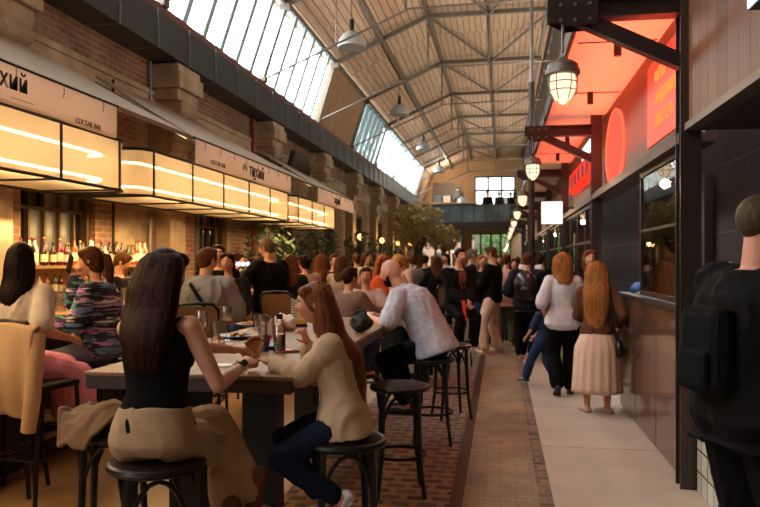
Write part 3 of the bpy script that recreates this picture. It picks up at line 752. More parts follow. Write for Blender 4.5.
# ================================================================= SEATING
m_bent=M('black bentwood',(.010,.009,.008),.35,0,spec=.3); m_seatw=M('dark stool seat','1a100b',.6,0,.2,9,spec=.12); m_cane=M('woven cane','80603f',.7,0,.15,60,.4,80)
def stool(lab):
    t=thing('bentwood_stool',lab,'bar stool',(0,0,0),0,'black bentwood bar stools')
    W=MB(); W.lathe((0,0,0),[(0,.715),(.17,.715),(.185,.73),(.185,.745),(.165,.752),(0,.745)],28); sub(t,'seat',W,m_seatw,smooth=True)
    W=MB(); W.tube([(.19*math.cos(a*PI/16),.19*math.sin(a*PI/16),.725) for a in range(32)],.02,8,closed=True); sub(t,'seat_rim',W,m_bent,smooth=True)
    for k in range(4):
        a=PI/4+k*PI/2; c,s=math.cos(a),math.sin(a)
        W=MB(); W.tube([(c*r,s*r,z) for r,z in ((.165,.715),(.172,.5),(.185,.25),(.225,.0))],[.019,.019,.017,.015],8); sub(t,'leg',W,m_bent,smooth=True)
        W=MB(); b=a+PI/2; c2,s2=math.cos(b),math.sin(b); pts=[]
        for i in range(9):
            q=i/8; x=c*(1-q)+c2*q; y=s*(1-q)+s2*q; n=math.hypot(x,y); r=.172-.02*math.sin(q*PI)
            pts.append((x/n*r,y/n*r,.5+.19*math.sin(q*PI)))
        W.tube(pts,.011,6); sub(t,'brace',W,m_bent,smooth=True)
    W=MB(); W.tube([(.182*math.cos(a*PI/14),.182*math.sin(a*PI/14),.27) for a in range(28)],.012,6,closed=True); sub(t,'foot_ring',W,m_bent,smooth=True)
    return t
st=None
def put_stool(x,y,lab,rz=0):
    global st
    if st is None: st=stool(lab); st.location=(x,y,0); st.rotation_euler=(0,0,rz); return st
    return dup(st,(x,y,0),rz,lab)
def cchair(lab):
    t=thing('bar_chair',lab,'bar chair',(0,0,0),0,'bar chairs with cane backs')
    W=MB(); W.box(-.2,.2,-.2,.2,.74,.78); sub(t,'seat',W,m_seatw,bevel=.015)
    for x in (-1,1):
        for y in (-1,1):
            if y<0: sub(t,'leg',MB().tube([(.2*x,-.23,0),(.185*x,-.19,.5),(.185*x,-.19,.78),(.19*x,-.24,1.17)],.015,8),m_bent,smooth=True)
            else: sub(t,'leg',MB().tube([(.2*x,.21,0),(.18*x,.18,.75)],.015,8),m_bent,smooth=True)
    W=MB(); W.tube([(-.19,-.235,1.14),(-.15,-.25,1.2),(0,-.262,1.21),(.15,-.25,1.2),(.19,-.235,1.14)],.016,8); sub(t,'back_frame',W,m_bent,smooth=True); sub(t,'back_rail',MB().tube([(-.186,-.2,.88),(.186,-.2,.88)],.012,6),m_bent)
    W=MB(); W.add([(-.18,-.2,.88),(.18,-.2,.88),(.18,-.245,1.18),(-.18,-.245,1.18),(-.18,-.21,.88),(.18,-.21,.88),(.18,-.255,1.18),(-.18,-.255,1.18)],[(0,1,2,3),(7,6,5,4),(0,4,5,1),(1,5,6,2),(2,6,7,3),(3,7,4,0)]); sub(t,'cane_back',W,m_cane)
    W=MB(); 
    for a,b in (((-.19,.19,.3),(.19,.19,.3)),((-.19,-.21,.3),(.19,-.21,.3)),((-.19,.19,.3),(-.19,-.21,.3)),((.19,.19,.3),(.19,-.21,.3))): W.tube([a,b],.01,6)
    sub(t,'stretcher',W,m_bent); return t
ch=None
def put_chair(x,y,lab,rz=0):
    global ch
    if ch is None: ch=cchair(lab); ch.location=(x,y,0); ch.rotation_euler=(0,0,rz); return ch
    return dup(ch,(x,y,0),rz,lab)
# ================================================================= TABLES
m_ttop=plankM('oiled table planks','85603e',.19,'X','Y',.004,.45,.12); m_tedge=M('dark table edge','2c1a11',.5,0,.25,6)
def table(x0,x1,y0,y1,lab,z=1.05):
    t=thing('communal_table',lab,'table',((x0+x1)/2,(y0+y1)/2,0),0,'high communal tables')
    sub(t,'tabletop',MB().box(x0,x1,y0,y1,z-.02,z),m_ttop,bevel=.004); sub(t,'apron',MB().box(x0+.005,x1-.005,y0+.005,y1-.005,z-.085,z-.02),m_tedge,bevel=.005)
    for y in (y0+.55,y1-.55):
        W=MB(); W.box((x0+x1)/2+.12,(x0+x1)/2+.3,y-.09,y+.09,.06,z-.085); W.box((x0+x1)/2-.3,(x0+x1)/2-.12,y-.09,y+.09,.06,z-.085); sub(t,'leg',W,m_black)
        W=MB(); W.box(x0+.2,x1-.2,y-.06,y+.06,0,.07); sub(t,'foot',W,m_black)
    W=MB(); W.box((x0+x1)/2-.04,(x0+x1)/2+.04,y0+.55,y1-.55,.28,.36); sub(t,'stretcher',W,m_tedge)
    return t
table(-2.03,-.97,3.36,6.95,'long high wooden communal table in the foreground, set with plates and glasses')
table(-1.5,-.9,8.75,10.5,'high wooden communal table behind the boys, with the ginger-haired woman')
table(-2.2,-1.45,14.1,16.4,'high wooden communal table farther down the hall behind the seated crowd')
TZ=1.051
def on(u,v,z=TZ):
    d=(1.6-z)*739/(v-260); x,y=gp(u,d); return (x,y,z)
m_wine=M('white wine','c98f4a',.05,0,trans=.7)
def wineglass(lab,loc,h=.225,r=.043,fill=True):
    t=thing('wine_glass',lab,'wine glass',loc)
    W=MB(); W.lathe(loc,[(0,0),(.036,.001),(.034,.004),(.005,.012),(.0042,h*.42),(.012,h*.46),(r*.8,h*.56),(r,h*.7),(r*.78,h),(r*.75,h),(r*.96,h*.7),(r*.76,h*.57),(0,h*.475)],18); sub(t,'bowl',W,m_dg,smooth=True)
    if fill: W=MB(); W.lathe(loc,[(0,h*.48),(r*.55,h*.53),(r*.78,h*.59),(0,h*.59)],16); sub(t,'wine',W,m_wine,smooth=True)
    return t
wineglass('tall wine glass beside the right shoulder of the woman in black',on(202,353),.25,.046)
wineglass('smaller wine glass farther back beside the plate of leftovers',on(226.5,341),.235,.05)
for u,v,l,h in ((215.5,342,'straight clear tumbler between the two wine glasses',.14),(262,335,'clear tumbler left of the napkins',.15),(270,336,'clear tumbler just right of its twin, behind the drink bottle',.15),(257,331,'clear tumbler farthest back behind the blue box',.13)):
    t=tumbler(l,h,.034); t.location=on(u,v)
m_plate=M('grey ceramic plate','9c948a',.35); m_dplate=M('dark plate','2c2a2a',.3)
def plate(lab,loc,r,mat,food=None):
    t=thing('plate',lab,'plate',loc); W=MB(); W.lathe(loc,[(0,0),(r*.6,0),(r*.97,.018),(r,.022),(r*.97,.024),(r*.6,.008),(0,.007)],26); sub(t,'dish',W,mat,smooth=True)
    if food:
        random.seed(len(lab)); W=MB()
        for k in range(9): W.ell((loc[0]+rnd(-.5,.5)*r,loc[1]+rnd(-.5,.5)*r,loc[2]+.02+rnd(0,.012)),rnd(.012,.03),rnd(.012,.03),.012,n=8,m=5)
        sub(t,'leftovers',W,food,smooth=True)
    return t
m_food=M('food leftovers','a87638',.6,0,.4,30)
plate('pale plate of food beside the tall wine glass',on(209,348),.15,m_plate,m_food)
plate('dark plate with leftovers behind the smaller wine glass',on(238,338),.15,m_dplate,m_food)
plate('white oval plate farther back on the foreground table',on(252,326),.13,m_plate,m_food)
plate('small bowl-like plate in front of the girl in beige',on(272,348),.1,M('pale blue plate','8f98a8',.3))
plate('dark plate near the hands of the bald man',on(372,318),.14,m_dplate,m_food)
t=thing('fork','steel fork leaning on the dark plate of leftovers','fork',on(247,336)); l=V(on(247,336)); W=MB(); W.tube([l+V((0,0,.03)),l+V((.05,.02,.06)),l+V((.13,.05,.07))],.004,5); sub(t,'handle',W,m_ductl); W=MB(); W.cbox(l+V((-.02,-.008,.028)),.045,.02,.003); sub(t,'tines',W,m_ductl)
# drink bottle
l=on(279.5,352); t=thing('drink_bottle','glass bottle half full of dark red drink with black cap','bottle',l)
W=MB(); W.lathe(l,[(0,0),(.036,.003),(.036,.13),(.033,.15),(.022,.175),(.018,.19),(.018,.2),(0,.2)],18); sub(t,'glass_body',W,m_dg,smooth=True)
W=MB(); W.lathe(l,[(0,.006),(.033,.008),(.033,.055),(0,.055)],16); sub(t,'dark_drink',W,M('dark cola','240806',.1),smooth=True)
W=MB(); W.lathe(l,[(0,.055),(.033,.056),(.033,.108),(0,.108)],16); sub(t,'red_drink',W,M('red cordial','a81c16',.1,emit=.0),smooth=True)
W=MB(); W.lathe(l,[(0,.198),(.02,.198),(.02,.228),(0,.228)],14); sub(t,'cap',W,m_black)
# blue carton, phone, sauce pot, napkins
l=V(on(261,351)); t=thing('snack_carton','blue and red open snack carton in the middle of the table','carton',l); W=MB(); W.add([l+V(p) for p in ((-.035,-.025,0),(.035,-.025,0),(.035,.025,0),(-.035,.025,0),(-.05,-.035,.09),(.05,-.035,.1),(.055,.035,.09),(-.05,.035,.08))],[(0,1,2,3),(0,1,5,4),(1,2,6,5),(2,3,7,6),(3,0,4,7)]); sub(t,'carton_wall',W,M('blue card','23396b',.6)); W=MB(); W.add([l+V(p) for p in ((.03,-.036,.02),(.052,-.037,.1),(.056,.035,.09),(.034,.026,.02))],[(0,1,2,3)]); W.v=[v+V((.002,0,0)) for v in W.v]; sub(t,'red_flap',W,M('red card','a33a34',.6))
l=V(on(292,352)); t=thing('smartphone','smartphone in a blue and red case lying beside the drink bottle','phone',l); sub(t,'case',MB().cbox(l+V((0,0,.006)),.15,.075,.011,Matrix.Rotation(.3,3,'Z')),M('red case','9a2a2e',.5),bevel=.003); sub(t,'screen',MB().cbox(l+V((0,0,.013)),.135,.062,.003,Matrix.Rotation(.3,3,'Z')),M('blue screen','2a4a9a',.2))
l=V(on(254,357)); t=thing('sauce_pot','small dark sauce pot with green sauce by the hand of the girl','pot',l); W=MB(); W.lathe(l,[(0,0),(.026,0),(.03,.035),(.027,.035),(.025,.02),(0,.02)],14); sub(t,'cup',W,m_dplate,smooth=True); W=MB(); W.lathe(l,[(0,.02),(.025,.021),(0,.026)],12); sub(t,'sauce',W,M('green sauce','3f5a35',.4),smooth=True)
random.seed(9)
def crumple(c,r,n=18,m=12,seed=0):
    W=MB(); W.ell(c,r,r*.9,r*.8,n=n,m=m)
    for v in W.v:
        q=(v-V(c)); v.xyz=V(c)+q*(1+.45*noise.noise(q*22+V((seed,0,0))))
    return W
for k,(u,v,r,nm) in enumerate(((279,331,.055,'crumpled white paper napkin left in the napkin heap'),(287,330,.06,'crumpled pinkish paper napkin right in the napkin heap'),(283,327,.055,'crumpled paper napkin at the back of the heap'))):
    x,y,z=on(u,v); r*=1.25; tag(crumple((x,y,z+r*.75),r,seed=k*3).build('paper_napkin',M('napkin paper','e6d2c8',.9),smooth='full'),nm,'napkin','crumpled napkins')
for u,v,nm,w,a in ((219,366,'flat white napkin under the wrist of the woman in black',.13,.3),(273,372,'small white paper scrap at the table edge',.06,.8)):
    x,y,z=on(u,v); tag(MB().cbox((x,y,z+.004),w,w*.7,.006,Matrix.Rotation(a,3,'Z')).build('paper_napkin',M('white paper','e8e2d8',.9)),nm,'napkin')
# menu stand
l=V(on(299,327)); t=thing('menu_stand','upright menu card with yellow panel in a black clip stand','menu',l); R=Matrix.Rotation(.12,3,'Z')
W=MB(); W.cbox(l+V((0,0,.012)),.13,.06,.024,R); W.cbox(l+V((0,0,.235)),.09,.02,.02,R); sub(t,'stand',W,m_black); sub(t,'card',MB().cbox(l+V((0,0,.13)),.13,.006,.21,R),M('grey menu card','b9b2a2',.5))
sub(t,'yellow_panel',MB().cbox(l+R@V((.025,-.0045,.14)),.062,.004,.13,R),M('yellow panel','d9a52c',.5)); W=MB()
for k in range(6): W.cbox(l+R@V((-.035,-.0045,.2-k*.022)),.045,.003,.006,R)
sub(t,'menu_text',W,M('menu text grey','4a4640',.6)); sub(t,'yellow_foot',MB().cbox(l+R@V((0,-.0045,.045)),.12,.004,.03,R),M('yellow strip','c9942a',.5))
# black strapped bag on the table
l=V(on(360,333)); t=thing('black_bag','black strapped bag standing at the right edge of the foreground table','bag',l); W=MB(); W=crumple(tuple(l+V((0,.05,.075))),.085,seed=8); sub(t,'pouch',W,M('black bag cloth','141214',.7),smooth=True); W=MB(); W.tube([l+V(p) for p in ((-.05,.04,.10),(-.035,.03,.16),(.03,.03,.17),(.05,.04,.10))],.01,6); sub(t,'strap',W,m_black)
# jacket on the empty stool, coat on the chair
m_khaki=M('khaki jacket cloth','6a4c30',.85,0,.12,12,.3,30); m_coat=M('cream coat cloth','c9ad8e',.9,0,.08,9,.3,40)
put_stool(-1.95,3.5,'black stool with a khaki jacket over it, left of the woman in black',.3)
def drape(name,lab,cat,fn,nu,nv,th,mat,extra=None):
    W=MB(); A=[[V(fn(i/nu,j/nv)) for j in range(nv+1)] for i in range(nu+1)]
    vs=[p for r in A for p in r]; k=nv+1
    fs=[(i*k+j,(i+1)*k+j,(i+1)*k+j+1,i*k+j+1) for i in range(nu) for j in range(nv)]
    W.add(vs,fs); o=W.build(name,mat,smooth='full'); s=o.modifiers.new('s','SOLIDIFY'); s.thickness=th; s.offset=0; s2=o.modifiers.new('u','SUBSURF'); s2.levels=1; s2.render_levels=1
    return tag(o,lab,cat)
def jk(u,v):
    a_,b_=u*2-1,v*2-1; dx,dy=a_*math.sqrt(1-b_*b_/2)*.31,b_*math.sqrt(1-a_*a_/2)*.29; r=math.hypot(dx,dy); a=math.atan2(dy,dx); over=max(0,r-.17)
    q=V((dx*9,dy*9,1.3)); z=.85+.05*noise.noise(q)+.03*noise.noise(q*2.3)-over*(.75+.55*math.sin(a*3+1.2)+.35*math.sin(a*7)); f=1-.28*over/max(r,.01)
    return (-1.95+dx*f+.02*noise.noise(q*1.7),3.5+dy*f,max(z,.755 if r<.2 else z))
drape('jacket','khaki jacket with a metal button thrown over the empty stool','jacket',jk,34,34,.02,m_khaki)
put_chair(-3.10,4.55,'black bar chair with a cream coat hung on its back, at the left edge',math.radians(-8))
def ct(u,v):
    # sheet over the chair back: v 0..1 from the front over the top down the rear
    x=(u-.5)*.46*(1+.1*v); ang=.08*math.sin(u*14)
    if v<.12: y=-.19-.02; z=1.1+v*.9
    else:
        q=(v-.12)/.88; y=-.27-.05*math.sin(q*PI)+.02*math.sin(u*16)*q; z=1.225-q*.62-.05*(abs(u-.5)*2)**2
    R=Matrix.Rotation(math.radians(-8),3,'Z'); p=R@V((x,y,z)); return (p.x-3.10,p.y+4.55,p.z)
co=drape('coat','cream coat hung over the back of the bar chair at the left edge, sleeve dangling','coat',ct,16,20,.025,m_coat)
W=MB(); W.tube([(-2.93,4.30,1.12),(-2.90,4.24,.95),(-2.90,4.22,.72),(-2.93,4.22,.52)],[.06,.055,.05,.045],12); W.build('sleeve',m_coat,co,smooth=True)
put_stool(-.69,5.05,'empty black round stool at the right side of the table, nearest the aisle',.2)
# plants
m_leaf=M('dark plant leaves','2f4a22',.5,0,.35,20); m_olive=M('olive tree leaves','a08a3e',.55,0,.35,5); m_trunk=M('tree bark','5a4630',.9,0,.3,12,.5); m_pot=M('dark planter','2f2823',.6)
def leaves(W,c,rx,ry,rz,n,s,seed):
    random.seed(seed)
    for i in range(n):
        while True:
            p=V((rnd(-1,1),rnd(-1,1),rnd(-1,1)))
            if p.length<1 and noise.noise(p*2.2+V((seed,0,0)))>-.25: break
        q=V((c[0]+p.x*rx,c[1]+p.y*ry,c[2]+p.z*rz)); a=V((rnd(-1,1),rnd(-1,1),rnd(-.6,1))).normalized(); b=a.orthogonal().normalized(); L=s*rnd(.7,1.4)
        W.add([q-a*L,q+b*L*.32,q+a*L,q-b*L*.32],[(0,1,2,3)])
def plant(x,y,h,r,lab,seed,mat=m_leaf,n=420):
    t=thing('potted_shrub',lab,'plant',(x,y,0)); W=MB(); W.lathe((x,y,0),[(0,0),(.2,0),(.25,.5),(.22,.5),(.2,.45),(0,.45)],16); sub(t,'pot',W,m_pot,smooth=True)
    W=MB(); random.seed(seed)
    for k in range(5): W.tube([(x,y,.45),(x+rnd(-.3,.3)*r,y+rnd(-.3,.3)*r,h*.6),(x+rnd(-.8,.8)*r,y+rnd(-.8,.8)*r,h*.92)],[.02,.014,.006],5)
    sub(t,'stem',W,m_trunk); W=MB(); leaves(W,(x,y,(h+.7)/2+.2),r,r,(h-.7)/2,n,.075,seed); sub(t,'foliage',W,mat); return t
plant(-4.3,13.45,2.25,.5,'dark leafy potted shrub at the end of the bar, under the middle light box',1)
plant(-4.3,17.0,2.4,.6,'dark leafy potted shrub behind the woman in the light sweater',2)
plant(-3.9,20.6,2.25,.6,'dark leafy potted shrub behind the boy facing the camera',3)
plant(-3.6,24.0,2.0,.55,'dark leafy potted shrub behind the ginger-haired woman',4)
def tree(x,y,h,z0,r,lab,seed,n=1500):
    t=thing('olive_tree',lab,'tree',(x,y,0)); W=MB(); W.lathe((x,y,0),[(0,0),(.3,0),(.36,.6),(.32,.6),(.3,.55),(0,.55)],18); sub(t,'planter',W,m_pot,smooth=True)
    W=MB(); random.seed(seed); W.tube([(x,y,.5),(x+.06,y,1.2),(x-.04,y,1.9),(x+.02,y,z0+.4)],[.09,.07,.06,.05],8)
    for k in range(7): a=k*.9; W.tube([(x,y,1.8),(x+.4*r*math.cos(a),y+.4*r*math.sin(a),(z0+h)/2-.1),(x+.8*r*math.cos(a),y+.8*r*math.sin(a),(z0+h)/2+rnd(0,.5))],[.035,.02,.008],5)
    sub(t,'trunk',W,m_trunk); W=MB(); leaves(W,(x,y,(z0+h)/2),r,r,(h-z0)/2,n,.085,seed+5); sub(t,'foliage',W,m_olive); return t
x,y=gp(419,25); tree(x,y,3.55,1.95,1.0,'wide olive tree in a planter before the far glazing, left one',1,1800)
x,y=gp(444,27.5); tree(x,y,2.95,1.9,.62,'smaller yellow-green tree with a bare trunk, right of the wide olive tree',2,900)
# small things on shop counter
l=(1.42,8.1,1.25); t=thing('blue_bundle','blue cloth bundle on the shop counter behind the blonde girl','cloth',l); W=crumple((1.42,8.1,1.3),.075,seed=4); sub(t,'cloth',W,M('blue cloth','31508a',.8),smooth='full')
W=MB(); W.lathe((1.4,7.62,1.25),[(0,0),(.06,0),(.085,.03),(.08,.03),(.055,.008),(0,.008)],16); tag(W.build('bowl',M('white bowl','d8d0c8',.4),smooth=True),'small white bowl on the shop counter edge','bowl')
# ================================================================= PEOPLE
def solid(mb,vox,smooth=4,wr=0,seed=0):
    me=bpy.data.meshes.new('tmp'); me.from_pydata([tuple(p) for p in mb.v],[],mb.f)
    import bmesh
    bm=bmesh.new(); bm.from_mesh(me); bmesh.ops.triangulate(bm,faces=[f for f in bm.faces if len(f.verts)>4]); bm.to_mesh(me); bm.free()
    o=bpy.data.objects.new('tmp',me); C.objects.link(o)
    r=o.modifiers.new('r','REMESH'); r.mode='VOXEL'; r.voxel_size=vox; r.adaptivity=0
    if smooth: s=o.modifiers.new('s','SMOOTH'); s.iterations=smooth; s.factor=.5
    dg=bpy.context.evaluated_depsgraph_get(); out=bpy.data.meshes.new_from_object(o.evaluated_get(dg))
    C.objects.unlink(o); bpy.data.objects.remove(o); bpy.data.meshes.remove(me)
    if wr:
        nrm=[v.normal.copy() for v in out.vertices]
        for v,n in zip(out.vertices,nrm):
            p=v.co; q=V((p.x*9+seed,p.y*9,p.z*5)); k=noise.noise(q+V((noise.noise(q*.6)*1.5,0,0)))
            v.co=p+n*wr*(1-2*abs(k)*1.6)*.8
    out.polygons.foreach_set('use_smooth',[True]*len(out.polygons)); out.update(); return out
def link(name,me,mat,parent=None,label=None):
    me.materials.clear()
    for m in (mat if isinstance(mat,(list,tuple)) else [mat]): me.materials.append(m)
    me.name=name; o=bpy.data.objects.new(name,me); C.objects.link(o)
    if parent is not None: o.parent=parent
    if label: o['label']=label
    return o
def skinM(n,c):
    t=NT(n); nz=t.noise(14,4); c=lin(c); r=t.ramp(nz,0,[(.3,mix(c,.9)),(.7,mix(c,1.07))]); t.l(r,0,t.bs,'Base Color')
    t.bs.inputs['Roughness'].default_value=.5; t.bs.inputs['Subsurface Weight'].default_value=.08; t.bs.inputs['Subsurface Radius'].default_value=(.02,.008,.004); t.bs.inputs['Subsurface Scale'].default_value=.5
    return t.mat
m_skin=[skinM('warm fair skin','c8947a'),skinM('rosy skin','c98a72'),skinM('tanned skin','b07a5c')]
m_lip=M('lips','a8564c',.4); m_brow=M('brows','3a241a',.7); m_eye=M('eye white','e6ddd6',.15); m_iris=M('iris','2c1c14',.1)
def hairM(n,c1,c2):
    t=NT(n); mp=t.coord((26,26,1.6)); nz=t.noise(3,5,src=mp); r=t.ramp(nz,0,[(.3,lin(c1)),(.7,lin(c2))]); t.l(r,0,t.bs,'Base Color')
    t.bs.inputs['Roughness'].default_value=.45; t.bs.inputs['Specular IOR Level'].default_value=.06; t.bump(nz,0,.6,.01); return t.mat
HAIR={k:hairM(k+' hair',a,b) for k,(a,b) in dict(black=('0b0706','1e1310'),dark=('140a07','371c12'),brown=('35200f','5f3b22'),chest=('4a2614','7d4a2a'),ginger=('7a3c18','b5662e'),blonde=('8a5a2c','c89a5c'),honey=('6e4220','a8703c'),grey=('4a4038','7a6e62'),buzz=('3a2c22','5c4838')).items()}
_cl={}
def cloth(c,rough=.85,var=.12,sc=10,bump=.25):
    k=(c,rough,var)
    if k not in _cl: _cl[k]=M('cloth '+c,c,rough,0,var,sc,bump,40,spec=.1)
    return _cl[k]
def head_pt(n,k,fem,grow=0):
    x,y,z=n; R=(.0745,.094,.113)
    p=V((x*R[0],y*R[1],z*R[2]))
    if z<0:
        q=-z; p.x*=1-(.34 if fem else .27)*q**1.6
        if y<0: p.y*=1-.5*q
        else: p.y*=1-.10*q*q
    else: p.x*=1+.04*z
    if y>0 and not grow:
        g=lambda cx,cz,sx,sz: math.exp(-((x-cx)/sx)**2-((z-cz)/sz)**2)
        d=.0
        d+=.030*g(0,-.17,.13,.10)+.017*g(0,-.02,.10,.14)+.006*g(0,-.52,.24,.055)+.006*g(0,-.61,.2,.05)-.004*g(0,-.565,.22,.02)
        d+=.010*g(0,-.86,.3,.13)-.004*g(0,-.70,.3,.06)
        d+=.005*g(0,.26,.55,.08)-.012*(g(.37,.07,.17,.10)+g(-.37,.07,.17,.10))+.005*(g(.55,-.22,.25,.18)+g(-.55,-.22,.25,.18))
        p.y+=d
    return p*k*(1+grow)
def head_mesh(W,c,Mh,k,fem,n=44,m=34):
    rs=[]
    for i in range(m+1):
        t=-PI/2+PI*i/m; t=max(min(t,PI/2-.03),-PI/2+.03)
        rs.append([Mh@head_pt((math.cos(t)*math.sin(-2*PI*j/n)*-1*-1,math.cos(t)*math.cos(2*PI*j/n),math.sin(t)),k,fem)+c for j in range(n)])
    W.rings([r[::-1] for r in rs])
    for s in (-1,1):
        Re=Mh@Matrix.Rotation(s*.35,3,'Z'); W.ell(c+Mh@V((s*.076*k,-.006*k,-.002*k)),.012*k,.020*k,.032*k,Re,n=10,m=7)
def ik(a,t,l1,l2,hint):
    a,t=V(a),V(t); d=t-a; L=min(d.length,(l1+l2)*.995); L=max(L,abs(l1-l2)+.02); u=d.normalized()
    x=(l1*l1-l2*l2+L*L)/(2*L); h=math.sqrt(max(l1*l1-x*x,0)); w=V(hint)-u*V(hint).dot(u)
    if w.length<1e-4: w=u.orthogonal()
    w.normalize(); return a+u*x+w*h, a+u*L
def hand_parts(W,w,d,nrm,s,k,curl=.5,grip=False):
    "palm + five fingers; d pointing direction, nrm palm normal, s = +1 right hand"
    d=V(d).normalized(); nrm=V(nrm); nrm=(nrm-d*nrm.dot(d)).normalized(); side=d.cross(nrm)*s   # towards the thumb
    Mx=Matrix((side,d,nrm)).transposed()
    W.ell(w+d*.045*k,.040*k,.055*k,.016*k,Mx,n=12,m=8); W.caps(w-d*.02*k,w+d*.03*k,.025*k,.027*k,10)
    for i,(o,L,q) in enumerate(((.030,.072,.0),(.010,.080,.02),(-.010,.075,.0),(-.029,.058,-.03))):
        b=w+(d*.085+side*o)*k; c1=curl*(.7+.12*i); dirs=d*math.cos(c1)+nrm*math.sin(c1)+side*o*1.5; dirs.normalize()
        j=b+dirs*L*.52*k; c2=c1+curl*1.1; d2=(d*math.cos(c2)+nrm*math.sin(c2)); e=j+d2*L*.5*k
        W.caps(b-d*.03*k,b,.0098*k,.0098*k,8); W.caps(b,j,.0098*k,.0088*k,8); W.caps(j,e,.0088*k,.0072*k,8)
    b=w+(d*.02+side*.026)*k; j=b+(d*.6+side*.7+nrm*.35).normalized()*.042*k; e=j+(d*.85+side*.15+nrm*(.3+curl*.5)).normalized()*.034*k
    W.caps(b,j,.0145*k,.011*k,8); W.caps(j,e,.011*k,.0082*k,8)
def person(label,x,y,face=0,H=1.7,fem=False,fat=1.0,seat=None,z0=0,lean=0,side=0,twist=0,head=(0,0,0),la=None,ra=None,lh=None,rh=None,lf=None,rf=None,lk=None,rk=None,
           top=None,bottom=None,shoes=None,hair=None,skin=0,vox=.014,group=None,curl=(.5,.5),lfd=None,rfd=None,hip=None,wr=0,lnrm=None,rnrm=None,soft=5,headfwd=0):
    """face: heading in degrees, 0 looks down the hall, positive turns left. Wrist / ankle targets: local (x right, y forward, z up from floor), or ('w',x,y,z)."""
    k=H/1.7; Rz=Matrix.Rotation(math.radians(face),3,'Z'); O=V((x,y,z0)); Ri=Rz.transposed()
    def L(t,dflt):
        if t is None: return V(dflt)
        if t[0]=='w': return Ri@(V(t[1:])-O)
        return V(t)
    sit=seat is not None
    hz_=(seat-z0+.095*k) if sit else .90*k
    if hip is not None: hz_=hip
    W=lambda p: Rz@V(p)+O
    hipc=V((0,0,hz_)); S=[]  # spine samples
    N=18; p=hipc.copy(); frames=[]
    for i in range(N+1):
        t=-.10+.66*i/N
        f=max(0,min(1,t/.54)); al=math.radians(lean)*(.55+.7*f); be=math.radians(side)*(.5+f*.8); tw=math.radians(twist)*f
        u=V((math.sin(be),math.sin(al)*math.cos(be),math.cos(al)*math.cos(be))).normalized()
        r=Matrix.Rotation(tw,3,'Z')@V((1,0,0)); r=(r-u*r.dot(u)).normalized(); fw=u.cross(r)
        frames.append((t,u,r,fw))
    base=hipc-frames[0][1]*.10*k; pts=[base]
    for i in range(N): pts.append(pts[-1]+frames[i][1]*(.66/N)*k)
    def sp(t):
        q=max(0,min(N-1e-6,(t+.10)/.66*N)); i=int(q); f=q-i; a,b=frames[i],frames[i+1]
        u=a[1].lerp(b[1],f).normalized(); r=a[2].lerp(b[2],f); fw=a[3].lerp(b[3],f); return pts[i].lerp(pts[i+1],f),u,r,fw
    if fem: prof=[(-.10,.10,.085),(-.03,.168,.118),(.05,.165,.115),(.12,.138,.098),(.19,.122,.090),(.28,.132,.098),(.36,.146,.108),(.43,.148,.095),(.49,.125,.078),(.54,.062,.058)]
    else: prof=[(-.10,.10,.085),(-.03,.160,.112),(.05,.160,.112),(.12,.150,.108),(.19,.145,.106),(.28,.155,.112),(.36,.168,.118),(.43,.172,.108),(.49,.140,.085),(.54,.068,.062)]
    if sit: prof[0]=(-.07,.13,.10); prof[1]=(-.03,.172,.125)
    def torso(w,g=0,t0=None,t1=None,gx=1.0,hemw=0):
        rs=[]; n=20; src=[q for q in prof if (t0 is None or q[0]>=t0-1e-6) and (t1 is None or q[0]<=t1+1e-6)]
        def at(t):
            for a,b in zip(prof,prof[1:]):
                if a[0]<=t<=b[0]: f=(t-a[0])/(b[0]-a[0]); return (t,a[1]+(b[1]-a[1])*f,a[2]+(b[2]-a[2])*f)
            return (t,)+(prof[1] if t<0 else prof[-1])[1:]
        if t0 is not None: src=[at(t0)]+[q for q in src if q[0]>t0+.015]
        if t1 is not None: src=[q for q in src if q[0]<t1-.015]+[at(t1)]
        for t,a,b in src:
            if t<-.1: 
                c,u,r,fw=sp(-.1); c=c+u*(t+.1)*k
            else: c,u,r,fw=sp(t)
            ff=fat if t<.46 else 1+(fat-1)*.4
            e=hemw*max(0,(.15-t)/.25)
            A=(a*ff*gx+g+e)*k; B=(b*ff*(1+(fat-1)*.5)*gx+g+e*.7)*k
            rs.append([W(c+r*A*math.copysign(abs(math.cos(q))**.85,math.cos(q))+fw*B*math.copysign(abs(math.sin(q))**.85,math.sin(q))) for q in [2*PI*j/n for j in range(n)]])
        w.rings(rs)
    sh={}; SW=(.158 if fem else .182)*(1+(fat-1)*.5)
    c,u,r,fw=sp(.47)
    for s in (-1,1): sh[s]=c+r*s*SW*k+u*.005*k
    ua,fa=.285*k,.25*k; arms={}
    for s,tg,hint in ((-1,la,lh),(1,ra,rh)):
        d=sh[s]+V((s*.05,.03,-.52*k)); T=L(tg,d); hn=V(hint) if hint else V((s*.5,-.8,-.3))
        e,wv=ik(sh[s],T,ua,fa,hn); arms[s]=(sh[s],e,wv)
    tl,sl=.42*k,.41*k; legs={}
    for s,tg,hint in ((-1,lf,lk),(1,rf,rk)):
        h=hipc+V((s*.09*k*(1+(fat-1)*.5),0,-.01)); d=h+(V((s*.02,0,-.815*k)) if not sit else V((s*.05,.40*k,-.42*k)))
        T=L(tg,d); hn=V(hint) if hint else V((s*.1,1,.15))
        kn,an=ik(h,T,tl,sl,hn); legs[s]=(h,kn,an)
    # head
    ct,ut,rt,ft=sp(.56); hy,hp,hr=[math.radians(q) for q in head]
    Fw=Matrix.Rotation(hy,3,'Z')@V((ft.x,ft.y,0)).normalized()
    Rh=Matrix((Fw.cross(V((0,0,1))),Fw,V((0,0,1)))).transposed(); Rh=Rh@Matrix.Rotation(hp,3,'X')@Matrix.Rotation(hr,3,'Y')
    nk=ct-ut*.03*k; hk=k**.55 if H<1.5 else k
